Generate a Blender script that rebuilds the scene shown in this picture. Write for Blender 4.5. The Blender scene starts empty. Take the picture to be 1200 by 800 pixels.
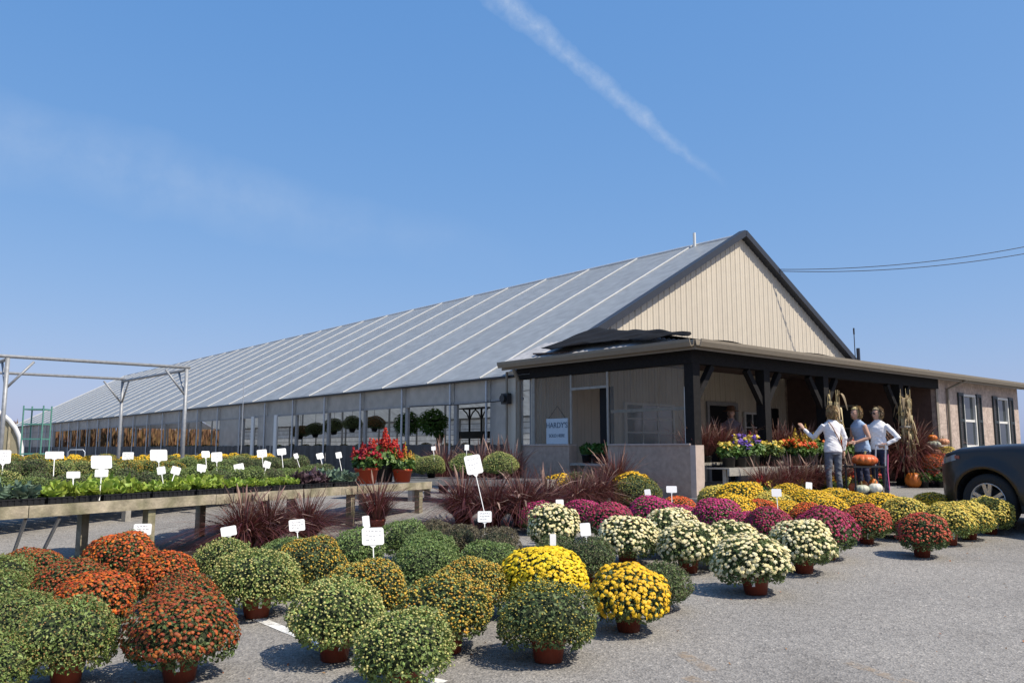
import bpy, math, random
import numpy as np
from mathutils import Vector, Matrix

random.seed(7)
RNG = np.random.default_rng(7)
R = math.radians
SC = bpy.context.scene
COL = SC.collection

# ------------------------------------------------------------------ camera
FPX = 968.0                       # focal length in pixels of a 1200 px wide picture
PITCH = math.atan(125 / FPX)
EYE = 0.9                         # above the floor of the building; the car park falls away to the camera
cam_d = bpy.data.cameras.new('camera')
cam_d.sensor_width = 36
cam_d.lens = FPX / 1200 * 36
cam_d.clip_end = 3000
cam = bpy.data.objects.new('camera', cam_d)
COL.objects.link(cam)
cam.location = (0, 0, EYE)
cam.rotation_euler = (R(90) + PITCH, 0, 0)
SC.camera = cam

# ------------------------------------------------------------------ sky and sun
SUN_EL = R(53)
SUN_H = Vector((0.86, -0.51, 0)).normalized()
world = bpy.data.worlds.new('World')
SC.world = world
world.use_nodes = True
wn, wl = world.node_tree.nodes, world.node_tree.links
wn.clear()
w_out = wn.new('ShaderNodeOutputWorld')
w_bg = wn.new('ShaderNodeBackground')
w_bg.inputs['Strength'].default_value = 0.13
sky = wn.new('ShaderNodeTexSky')
sky.sky_type = 'NISHITA'
sky.sun_disc = False
sky.sun_elevation = SUN_EL
sky.sun_rotation = math.atan2(SUN_H.x, SUN_H.y)
sky.altitude = 0
sky.air_density = 1.0
sky.dust_density = 1.0
sky.ozone_density = 3.0
# thin contrail and cirrus, as bands round great circles of the sky
w_tc = wn.new('ShaderNodeTexCoord')


def wmath(op, a, b=None, c=None):
    n = wn.new('ShaderNodeMath')
    n.operation = op
    for i, v in enumerate((a, b, c)):
        if v is None:
            continue
        if isinstance(v, (int, float)):
            n.inputs[i].default_value = v
        else:
            wl.new(v, n.inputs[i])
    return n.outputs[0]


def wdot(v):
    n = wn.new('ShaderNodeVectorMath')
    n.operation = 'DOT_PRODUCT'
    wl.new(w_tc.outputs['Generated'], n.inputs[0])
    n.inputs[1].default_value = v
    return n.outputs['Value']


def ray(px, py):
    u, v = (px - 600) / FPX, (400 - py) / FPX
    return Vector((u, math.cos(PITCH) - v * math.sin(PITCH), math.sin(PITCH) + v * math.cos(PITCH)))


def wnoise(scale, detail, rough=0.6):
    n = wn.new('ShaderNodeTexNoise')
    n.inputs['Scale'].default_value = scale
    n.inputs['Detail'].default_value = detail
    n.inputs['Roughness'].default_value = rough
    wl.new(w_tc.outputs['Generated'], n.inputs['Vector'])
    return n.outputs['Fac']


def sky_band(d0, d1, width0, width1, strength, nscale, end_fade):
    d0, d1 = d0.normalized(), d1.normalized()
    nrm = d0.cross(d1).normalized()
    along = (d1 - d0 * d0.dot(d1)).normalized()
    t = wmath('DIVIDE', wdot(along), d1.dot(along))           # 0 at d0 .. 1 at d1
    wob = wmath('MULTIPLY_ADD', wnoise(nscale * 0.4, 3), 2.0, -1.0)
    dist = wmath('MULTIPLY_ADD', wob, width0 * 0.55, wdot(nrm))
    width = wmath('MULTIPLY_ADD', t, width1 - width0, width0)
    width = wmath('MAXIMUM', width, 0.001)
    q = wmath('DIVIDE', wmath('ABSOLUTE', dist), width)
    prof = wmath('MAXIMUM', wmath('SUBTRACT', 1.0, q), 0.0)
    prof = wmath('POWER', prof, 0.8)
    tex = wmath('MULTIPLY_ADD', wnoise(nscale, 6, 0.65), 1.7, -0.22)
    tex = wmath('MAXIMUM', tex, 0.12)
    fade = wmath('MINIMUM', wmath('MAXIMUM', wmath('DIVIDE', wmath('SUBTRACT', 1.05, t), end_fade), 0.0), 1.0)
    front = wmath('GREATER_THAN', wdot((d0 + d1).normalized()), 0.2)
    m = wmath('MULTIPLY', wmath('MULTIPLY', prof, tex), wmath('MULTIPLY', fade, front))
    return wmath('MINIMUM', wmath('MULTIPLY', m, strength), 1.0)


band1 = sky_band(ray(590, 0), ray(840, 210), 0.017, 0.006, 0.66, 75, 0.35)
band2 = sky_band(ray(0, 165), ray(600, 305), 0.055, 0.030, 0.33, 18, 0.6)
w_mask = wmath('MAXIMUM', band1, band2)
# tint: per-channel curves grade the whole sky to a soft blue
w_sep = wn.new('ShaderNodeSeparateColor')
wl.new(sky.outputs['Color'], w_sep.inputs[0])
w_tint = wn.new('ShaderNodeCombineColor')
KS = 0.1547
for i, (gain, gam) in enumerate(((0.605, 0.82), (0.585, 0.47), (0.800, 0.25))):
    v_ = wmath('POWER', wmath('MULTIPLY', w_sep.outputs[i], KS), gam)
    wl.new(wmath('MULTIPLY', v_, gain / KS), w_tint.inputs[i])
w_mix = wn.new('ShaderNodeMix')
w_mix.data_type = 'RGBA'
wl.new(w_mask, w_mix.inputs['Factor'])
wl.new(w_tint.outputs[0], w_mix.inputs['A'])
w_mix.inputs['B'].default_value = (3.05, 3.85, 5.2, 1)
wl.new(w_mix.outputs['Result'], w_bg.inputs['Color'])
wl.new(w_bg.outputs[0], w_out.inputs['Surface'])

sun_d = bpy.data.lights.new('sun', 'SUN')
sun_d.energy = 4.6
sun_d.angle = R(0.53)
sun_d.color = (1.0, 0.92, 0.79)
sun = bpy.data.objects.new('sun', sun_d)
COL.objects.link(sun)
sun_dir = SUN_H * math.cos(SUN_EL) + Vector((0, 0, math.sin(SUN_EL)))
sun.rotation_euler = sun_dir.to_track_quat('Z', 'Y').to_euler()
sun.location = (20, -20, 30)

SC.view_settings.view_transform = 'Standard'
SC.view_settings.look = 'None'
SC.view_settings.exposure = 0.25
SC.view_settings.gamma = 1.0
SC.view_settings.use_curve_mapping = False
SC.render.engine = 'CYCLES'
SC.cycles.max_bounces = 8
SC.cycles.transparent_max_bounces = 16


# ------------------------------------------------------------------ places
def gz(x, y):
    """height of the car park: it rises to the building, then is level"""
    t = -0.8 + 0.052 * y
    if y < -4:
        t = -0.8 - 0.208
    k = 0.06                     # soft knee at the level part
    h = max(k - abs(t), 0.0) / k
    return min(t, 0.0) - h * h * k * 0.25


def at_depth(px, py, d):
    """point on the ray through a pixel, d metres in front of the camera"""
    r = ray(px, py)
    t = d / r.y
    return Vector((r.x * t, d, EYE + r.z * t))


def on_ground(px, py):
    r = ray(px, py)
    t = 10.0
    for _ in range(60):
        t = (gz(0, t * r.y) - EYE) / r.z
    return Vector((r.x * t, r.y * t, EYE + r.z * t))


def ground_at(px, d):
    x = (px - 600) / FPX * d * math.cos(PITCH)
    return Vector((x, d, gz(x, d)))


TH = R(49.8)
AX = Vector((math.sin(TH), math.cos(TH), 0))        # along the porch front, to the right
BX = Vector((-math.cos(TH), math.sin(TH), 0))       # along the greenhouse, to the left and away
P0 = Vector((3.2518, 14.8783, 0))                   # foot of the porch's corner post


def W(a, b, z=0.0):
    return P0 + AX * a + BX * b + Vector((0, 0, z))


# ------------------------------------------------------------------ materials
MATS = {}


def material(name, col, rough=0.6, var=0.0, scale=8.0, col2=None, metal=0.0, spec=0.5, bump=0.0, bscale=None,
             island=0.0, translucent=0.0, objvar=0.0, detail=4, stretch=None):
    if name in MATS:
        return MATS[name]
    m = bpy.data.materials.new(name)
    m.use_nodes = True
    nt = m.node_tree
    n, l = nt.nodes, nt.links
    b = n['Principled BSDF']
    b.inputs['Roughness'].default_value = rough
    b.inputs['Metallic'].default_value = metal
    b.inputs['Specular IOR Level'].default_value = spec
    out = n['Material Output']
    base = n.new('ShaderNodeRGB')
    base.outputs[0].default_value = (*col, 1)
    cur = base.outputs[0]
    pos = n.new('ShaderNodeTexCoord').outputs['Object']
    if stretch:
        mp = n.new('ShaderNodeMapping')
        mp.inputs['Scale'].default_value = stretch
        l.new(pos, mp.inputs['Vector'])
        pos = mp.outputs[0]
    if col2 is not None or var:
        nz = n.new('ShaderNodeTexNoise')
        nz.inputs['Scale'].default_value = scale
        nz.inputs['Detail'].default_value = detail
        l.new(pos, nz.inputs['Vector'])
        if col2 is not None:
            rp = n.new('ShaderNodeMapRange')
            rp.inputs['From Min'].default_value = 0.35
            rp.inputs['From Max'].default_value = 0.65
            l.new(nz.outputs['Fac'], rp.inputs['Value'])
            mx = n.new('ShaderNodeMix')
            mx.data_type = 'RGBA'
            l.new(rp.outputs[0], mx.inputs['Factor'])
            l.new(cur, mx.inputs['A'])
            mx.inputs['B'].default_value = (*col2, 1)
            cur = mx.outputs['Result']
        if var:
            hs = n.new('ShaderNodeHueSaturation')
            rv = n.new('ShaderNodeMapRange')
            rv.inputs['To Min'].default_value = 1 - var
            rv.inputs['To Max'].default_value = 1 + var
            nz2 = n.new('ShaderNodeTexNoise')
            nz2.inputs['Scale'].default_value = scale * 2.7
            nz2.inputs['Detail'].default_value = detail
            l.new(pos, nz2.inputs['Vector'])
            l.new(nz2.outputs['Fac'], rv.inputs['Value'])
            rv.inputs['From Min'].default_value = 0.25
            rv.inputs['From Max'].default_value = 0.75
            l.new(rv.outputs[0], hs.inputs['Value'])
            l.new(cur, hs.inputs['Color'])
            cur = hs.outputs[0]
    if island or objvar:
        hs = n.new('ShaderNodeHueSaturation')
        l.new(cur, hs.inputs['Color'])
        val = None
        if island:
            g = n.new('ShaderNodeNewGeometry')
            rv = n.new('ShaderNodeMapRange')
            rv.inputs['To Min'].default_value = 1 - island
            rv.inputs['To Max'].default_value = 1 + island
            l.new(g.outputs['Random Per Island'], rv.inputs['Value'])
            val = rv.outputs[0]
            # a touch of hue per island too
            hv = n.new('ShaderNodeMapRange')
            hv.inputs['To Min'].default_value = 0.5 - island * 0.05
            hv.inputs['To Max'].default_value = 0.5 + island * 0.05
            ml = n.new('ShaderNodeMath')
            ml.operation = 'FRACT'
            mm = n.new('ShaderNodeMath')
            mm.operation = 'MULTIPLY'
            mm.inputs[1].default_value = 37.7
            l.new(g.outputs['Random Per Island'], mm.inputs[0])
            l.new(mm.outputs[0], ml.inputs[0])
            l.new(ml.outputs[0], hv.inputs['Value'])
            l.new(hv.outputs[0], hs.inputs['Hue'])
        if objvar:
            oi = n.new('ShaderNodeObjectInfo')
            ov = n.new('ShaderNodeMapRange')
            ov.inputs['To Min'].default_value = 1 - objvar
            ov.inputs['To Max'].default_value = 1 + objvar
            l.new(oi.outputs['Random'], ov.inputs['Value'])
            if val is None:
                val = ov.outputs[0]
            else:
                mu = n.new('ShaderNodeMath')
                mu.operation = 'MULTIPLY'
                l.new(val, mu.inputs[0])
                l.new(ov.outputs[0], mu.inputs[1])
                val = mu.outputs[0]
        l.new(val, hs.inputs['Value'])
        cur = hs.outputs[0]
    l.new(cur, b.inputs['Base Color'])
    if bump:
        bn = n.new('ShaderNodeTexNoise')
        bn.inputs['Scale'].default_value = bscale or scale * 4
        bn.inputs['Detail'].default_value = 6
        l.new(pos, bn.inputs['Vector'])
        bp = n.new('ShaderNodeBump')
        bp.inputs['Strength'].default_value = bump
        bp.inputs['Distance'].default_value = 0.02
        l.new(bn.outputs['Fac'], bp.inputs['Height'])
        l.new(bp.outputs[0], b.inputs['Normal'])
    if translucent:
        tr = n.new('ShaderNodeBsdfTranslucent')
        l.new(cur, tr.inputs['Color'])
        ms = n.new('ShaderNodeMixShader')
        ms.inputs[0].default_value = translucent
        l.new(b.outputs[0], ms.inputs[1])
        l.new(tr.outputs[0], ms.inputs[2])
        l.new(ms.outputs[0], out.inputs['Surface'])
    MATS[name] = m
    return m


def film_material(name, col, transparent, translucent, rough=0.4):
    m = material(name, col, rough, var=0.16, scale=1.3, detail=8, objvar=0.05)
    n, l = m.node_tree.nodes, m.node_tree.links
    b = n['Principled BSDF']
    src = b.inputs['Base Color'].links[0].from_socket
    tl = n.new('ShaderNodeBsdfTranslucent')
    l.new(src, tl.inputs['Color'])
    m1 = n.new('ShaderNodeMixShader')
    m1.inputs[0].default_value = translucent
    l.new(b.outputs[0], m1.inputs[1])
    l.new(tl.outputs[0], m1.inputs[2])
    tp = n.new('ShaderNodeBsdfTransparent')
    tp.inputs[0].default_value = (0.93, 0.93, 0.9, 1)
    m2 = n.new('ShaderNodeMixShader')
    m2.inputs[0].default_value = transparent
    l.new(m1.outputs[0], m2.inputs[1])
    l.new(tp.outputs[0], m2.inputs[2])
    l.new(m2.outputs[0], n['Material Output'].inputs['Surface'])
    return m


def asphalt_material():
    m = bpy.data.materials.new('worn_asphalt')
    m.use_nodes = True
    n, l = m.node_tree.nodes, m.node_tree.links
    b = n['Principled BSDF']
    b.inputs['Roughness'].default_value = 0.92
    b.inputs['Specular IOR Level'].default_value = 0.25
    g = n.new('ShaderNodeNewGeometry')

    def noise(scale, detail, rough=0.6):
        t = n.new('ShaderNodeTexNoise')
        t.inputs['Scale'].default_value = scale
        t.inputs['Detail'].default_value = detail
        t.inputs['Roughness'].default_value = rough
        l.new(g.outputs['Position'], t.inputs['Vector'])
        return t.outputs['Fac']

    def ramp(src, stops):
        r = n.new('ShaderNodeValToRGB')
        e = r.color_ramp.elements
        while len(e) < len(stops):
            e.new(0.5)
        for k, (p, c) in enumerate(stops):
            e[k].position = p
            e[k].color = (*c, 1)
        l.new(src, r.inputs[0])
        return r.outputs[0]

    def mix(f, a, bb, mode='MIX'):
        x = n.new('ShaderNodeMix')
        x.data_type = 'RGBA'
        x.blend_type = mode
        if isinstance(f, float):
            x.inputs['Factor'].default_value = f
        else:
            l.new(f, x.inputs['Factor'])
        l.new(a, x.inputs['A'])
        l.new(bb, x.inputs['B'])
        return x.outputs['Result']

    big = ramp(noise(0.35, 5), [(0.3, (0.228, 0.217, 0.203)), (0.7, (0.292, 0.278, 0.258))])
    vor = n.new('ShaderNodeTexVoronoi')
    vor.inputs['Scale'].default_value = 70
    l.new(g.outputs['Position'], vor.inputs['Vector'])
    stone = ramp(vor.outputs['Color'], [(0.0, (0.45, 0.45, 0.46)), (0.45, (0.95, 0.95, 0.95)), (0.86, (1.25, 1.23, 1.2)), (1.0, (2.2, 2.15, 2.1))])
    c1 = mix(0.85, big, stone, 'MULTIPLY')
    grain = ramp(noise(23, 6, 0.75), [(0.3, (0.62, 0.62, 0.62)), (0.5, (1.0, 1.0, 1.0)), (0.72, (1.28, 1.28, 1.26))])
    c2 = mix(0.8, c1, grain, 'MULTIPLY')
    stain = ramp(noise(0.9, 7, 0.62), [(0.28, (0.66, 0.65, 0.64)), (0.46, (0.97, 0.97, 0.97)), (0.7, (1.08, 1.07, 1.05))])
    c3 = mix(0.7, c2, stain, 'MULTIPLY')
    l.new(c3, b.inputs['Base Color'])
    bp = n.new('ShaderNodeBump')
    bp.inputs['Strength'].default_value = 0.55
    bp.inputs['Distance'].default_value = 0.012
    l.new(vor.outputs['Distance'], bp.inputs['Height'])
    l.new(bp.outputs[0], b.inputs['Normal'])
    return m


def worn_paint(name, col, lo, hi):
    """faded paint: patchy, the asphalt shows through"""
    m = bpy.data.materials.new(name)
    m.use_nodes = True
    n, l = m.node_tree.nodes, m.node_tree.links
    b = n['Principled BSDF']
    b.inputs['Base Color'].default_value = (*col, 1)
    b.inputs['Roughness'].default_value = 0.85
    g = n.new('ShaderNodeNewGeometry')
    t = n.new('ShaderNodeTexNoise')
    t.inputs['Scale'].default_value = 14
    t.inputs['Detail'].default_value = 8
    t.inputs['Roughness'].default_value = 0.75
    l.new(g.outputs['Position'], t.inputs['Vector'])
    mr = n.new('ShaderNodeMapRange')
    mr.inputs['From Min'].default_value = lo
    mr.inputs['From Max'].default_value = hi
    l.new(t.outputs['Fac'], mr.inputs['Value'])
    tp = n.new('ShaderNodeBsdfTransparent')
    ms = n.new('ShaderNodeMixShader')
    l.new(mr.outputs[0], ms.inputs[0])
    l.new(tp.outputs[0], ms.inputs[1])
    l.new(b.outputs[0], ms.inputs[2])
    l.new(ms.outputs[0], n['Material Output'].inputs['Surface'])
    return m


M_ASPHALT = asphalt_material()
M_LINE = worn_paint('white_line_paint', (0.72, 0.72, 0.70), 0.30, 0.52)
M_OLDLINE = worn_paint('old_orange_paint', (0.42, 0.31, 0.20), 0.42, 0.85)
M_CONC = material('concrete', (0.34, 0.33, 0.31), 0.9, var=0.12, scale=2.5, bump=0.2, bscale=60)
M_BLOCK = material('shaded_side_block', (0.42, 0.315, 0.245), 0.92, var=0.18, scale=4, bump=0.35, bscale=70)  # darker copy for the wall's shaded side, shade put into the colour
M_BLOCKEND = material('sunlit_end_block', (0.52, 0.42, 0.36), 0.9, var=0.1, scale=4, bump=0.25, bscale=70)  # paler copy for the sunlit end and cap, light put into the colour
M_SIDING = material('beige_steel_siding', (0.60, 0.53, 0.42), 0.55, var=0.04, scale=1.5, objvar=0.035)
M_TRIM = material('charcoal_trim', (0.028, 0.032, 0.042), 0.5, var=0.1, scale=3)
M_TIMBER = material('black_stained_timber', (0.013, 0.012, 0.012), 0.85, spec=0.25, var=0.3, scale=6, bump=0.2, bscale=40)
M_GUTTER = material('beige_gutter', (0.23, 0.195, 0.145), 0.5, var=0.08, scale=4)
M_RIB = material('roof_rib_white', (0.60, 0.60, 0.585), 0.5, var=0.1, scale=3)
M_FILM = film_material('greenhouse_roof_sheet', (0.52, 0.55, 0.57), 0.12, 0.46, 0.33)
M_SIDEFILM = film_material('greenhouse_side_sheet', (0.60, 0.57, 0.53), 0.30, 0.40, 0.4)
M_CLEAR = film_material('corrugated_clear_sheet', (0.42, 0.37, 0.30), 0.60, 0.30, 0.2)
M_FARFILM = film_material('far_wall_sheet', (0.74, 0.74, 0.72), 0.10, 0.65, 0.4)
M_GALV = material('galvanised_steel', (0.48, 0.50, 0.52), 0.42, var=0.12, scale=9, metal=0.6)
M_PIPE = material('weathered_grey_pipe', (0.30, 0.31, 0.32), 0.5, var=0.2, scale=6, metal=0.25)
M_GREYBOARD = material('grey_painted_board', (0.30, 0.295, 0.285), 0.75, var=0.15, scale=5)
M_WHITEPAINT = material('white_painted_wood', (0.70, 0.69, 0.65), 0.6, var=0.06, scale=5)
M_CURTAIN = material('black_plastic_sheet', (0.035, 0.034, 0.036), 0.6, var=0.3, scale=2.5, bump=0.6, bscale=5)
M_STUCCO = material('pink_beige_stucco', (0.50, 0.405, 0.34), 0.92, var=0.28, scale=5, col2=(0.40, 0.315, 0.265), bump=0.8, bscale=22)
M_SHADEBROWN = material('shade_darkened_brown', (0.12, 0.075, 0.060), 0.85, var=0.15, scale=3, bump=0.3, bscale=28)  # brown darkened so that it holds the shade under the porch roof
M_SHUTTER = material('dark_green_shutter', (0.022, 0.03, 0.032), 0.5, var=0.1)
M_GLASS = material('window_glass', (0.035, 0.045, 0.05), 0.06, spec=0.8)
M_BLIND = material('window_blind', (0.55, 0.56, 0.54), 0.7)
M_SHINGLE = material('dark_shingle', (0.05, 0.048, 0.05), 0.9, var=0.25, scale=9, bump=0.4, bscale=50)
M_METALROOF = material('silver_corrugated_roof', (0.42, 0.41, 0.40), 0.5, metal=0.3, var=0.2, scale=3)
M_TARP = material('black_tarpaulin', (0.008, 0.008, 0.009), 0.9, spec=0.2, var=0.3, scale=3, bump=0.6, bscale=7)
M_BENCHWOOD = material('weathered_bench_wood', (0.42, 0.36, 0.26), 0.88, col2=(0.20, 0.185, 0.11), var=0.35, scale=3.5, bump=0.4, bscale=30)
M_BENCHTOP = material('bench_ground_cloth', (0.13, 0.13, 0.135), 0.9, var=0.15, scale=6)
M_GREYWOOD = material('grey_weathered_wood', (0.33, 0.31, 0.27), 0.85, var=0.2, scale=4, bump=0.3, bscale=30)
M_TRAY = material('black_plastic_tray', (0.014, 0.014, 0.015), 0.45, spec=0.4)
M_POT = material('terracotta_plastic_pot', (0.20, 0.042, 0.020), 0.48, var=0.08, scale=9, objvar=0.18)
M_REDPOT = material('bright_red_pot', (0.52, 0.065, 0.018), 0.45)
M_SOIL = material('potting_soil', (0.025, 0.018, 0.012), 0.95, var=0.3, scale=60)
M_CARD = material('white_card', (0.82, 0.82, 0.80), 0.55)
M_INK = material('marker_ink', (0.20, 0.20, 0.24), 0.7)
M_RACK = material('green_painted_steel', (0.10, 0.27, 0.22), 0.5, var=0.1)
M_WHITEPIPE = material('white_pipe', (0.78, 0.78, 0.76), 0.4)
M_HOOPFILM = film_material('hoop_house_end_sheet', (0.46, 0.42, 0.30), 0.25, 0.35, 0.4)
M_CABLE = material('black_cable', (0.02, 0.02, 0.022), 0.6)
M_DARKSTEEL = material('dark_steel', (0.02, 0.02, 0.022), 0.5)
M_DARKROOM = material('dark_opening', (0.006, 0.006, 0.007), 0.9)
M_SIGN = material('pale_blue_sign', (0.50, 0.58, 0.63), 0.5, var=0.05)
M_SIGNINK = material('slate_sign_letters', (0.07, 0.12, 0.17), 0.6)

LEAF = dict(
    mum=material('mum_leaf', (0.190, 0.250, 0.066), 0.55, island=0.42, translucent=0.22, objvar=0.14),
    mumfresh=material('mum_leaf_fresh', (0.170, 0.250, 0.070), 0.55, island=0.40, translucent=0.22, objvar=0.10),
    mumdark=material('mum_leaf_dark', (0.118, 0.165, 0.052), 0.6, island=0.45, translucent=0.2, objvar=0.15),
    mumdusk=material('mum_leaf_dusky', (0.135, 0.115, 0.066), 0.6, island=0.40, translucent=0.2, objvar=0.10),
    lettuce=material('lettuce_leaf', (0.30, 0.40, 0.06), 0.5, island=0.35, translucent=0.35, objvar=0.12),
    kale=material('kale_leaf', (0.15, 0.23, 0.15), 0.6, island=0.35, translucent=0.2, objvar=0.10),
    purple=material('purple_kale_leaf', (0.095, 0.055, 0.065), 0.6, island=0.4, translucent=0.2, objvar=0.10),
    broad=material('broad_green_leaf', (0.11, 0.20, 0.045), 0.5, island=0.35, translucent=0.25, objvar=0.10),
    fern=material('fern_frond', (0.085, 0.18, 0.03), 0.55, island=0.35, translucent=0.35, objvar=0.10),
    grass=material('purple_fountain_grass_blade', (0.135, 0.042, 0.036), 0.5, island=0.6, translucent=0.25, objvar=0.10),
    plume=material('fountain_grass_plume', (0.30, 0.19, 0.15), 0.8, island=0.3, translucent=0.2),
    corn=material('dry_corn_leaf', (0.50, 0.40, 0.23), 0.75, island=0.35, translucent=0.2),
    field=material('ripe_field_crop', (0.23, 0.13, 0.06), 0.85, island=0.4, translucent=0.2),
)
M_CORE = material('dark_core', (0.022, 0.032, 0.012), 0.95)  # dark green filling that keeps a crown from being see-through
M_STEM = material('plant_stem', (0.12, 0.15, 0.05), 0.7)


def flower_mat(name, col, col2, isl=0.25):
    m = material(name, col, 0.6, island=isl, translucent=0.15, objvar=0.05)
    n, l = m.node_tree.nodes, m.node_tree.links
    rgb = [x for x in n if x.type == 'RGB'][0]
    dst = [lk.to_socket for lk in rgb.outputs[0].links]
    g = n.new('ShaderNodeNewGeometry')
    f1 = n.new('ShaderNodeMath')
    f1.operation = 'MULTIPLY'
    f1.inputs[1].default_value = 91.3
    f2 = n.new('ShaderNodeMath')
    f2.operation = 'FRACT'
    mx = n.new('ShaderNodeMix')
    mx.data_type = 'RGBA'
    l.new(g.outputs['Random Per Island'], f1.inputs[0])
    l.new(f1.outputs[0], f2.inputs[0])
    l.new(f2.outputs[0], mx.inputs['Factor'])
    l.new(rgb.outputs[0], mx.inputs['A'])
    mx.inputs['B'].default_value = (*col2, 1)
    for d in dst:
        l.new(mx.outputs['Result'], d)
    return m


FLOWER = dict(
    rust=flower_mat('rust_petals', (0.20, 0.042, 0.010), (0.38, 0.085, 0.013), 0.35),
    rustbright=flower_mat('bright_rust_petals', (0.45, 0.075, 0.008), (0.68, 0.15, 0.010), 0.25),
    redbud=flower_mat('green_red_buds', (0.30, 0.31, 0.10), (0.30, 0.16, 0.05), 0.3),
    pale=flower_mat('pale_yellow_buds', (0.62, 0.56, 0.20), (0.42, 0.42, 0.13), 0.25),
    gold=flower_mat('golden_buds', (0.68, 0.36, 0.035), (0.48, 0.36, 0.06), 0.3),
    tiny=flower_mat('tiny_yellow_buds', (0.55, 0.42, 0.06), (0.33, 0.33, 0.09), 0.25),
    green=flower_mat('green_buds', (0.17, 0.25, 0.075), (0.24, 0.29, 0.10), 0.25),
    dusk=flower_mat('dusky_buds', (0.17, 0.12, 0.08), (0.15, 0.15, 0.07), 0.25),
    yellow=flower_mat('yellow_petals', (0.80, 0.50, 0.012), (0.74, 0.42, 0.012), 0.18),
    lemon=flower_mat('bright_yellow_petals', (0.86, 0.63, 0.012), (0.84, 0.56, 0.012), 0.14),
    white=flower_mat('cream_petals', (0.80, 0.67, 0.30), (0.80, 0.74, 0.48), 0.14),
    magenta=flower_mat('magenta_petals', (0.36, 0.012, 0.10), (0.48, 0.025, 0.16), 0.3),
    wine=flower_mat('wine_petals', (0.27, 0.012, 0.06), (0.38, 0.02, 0.09), 0.3),
    orange=flower_mat('orange_petals', (0.55, 0.075, 0.010), (0.68, 0.12, 0.012), 0.25),
    red=flower_mat('coral_red_petals', (0.40, 0.045, 0.022), (0.52, 0.085, 0.04), 0.28),
    softyellow=flower_mat('soft_yellow_petals', (0.70, 0.50, 0.06), (0.58, 0.47, 0.10), 0.25),
    crimson=flower_mat('crimson_plumes', (0.45, 0.008, 0.012), (0.30, 0.006, 0.010), 0.3),
    scarlet=flower_mat('scarlet_plumes', (0.62, 0.035, 0.012), (0.50, 0.02, 0.012), 0.3),
    plumeyellow=flower_mat('yellow_plumes', (0.62, 0.48, 0.06), (0.52, 0.30, 0.04), 0.25),
    violet=flower_mat('violet_petals', (0.13, 0.06, 0.33), (0.20, 0.10, 0.42), 0.3),
    bronze=flower_mat('bronze_petals', (0.33, 0.13, 0.035), (0.24, 0.12, 0.05), 0.3),
)


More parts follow.
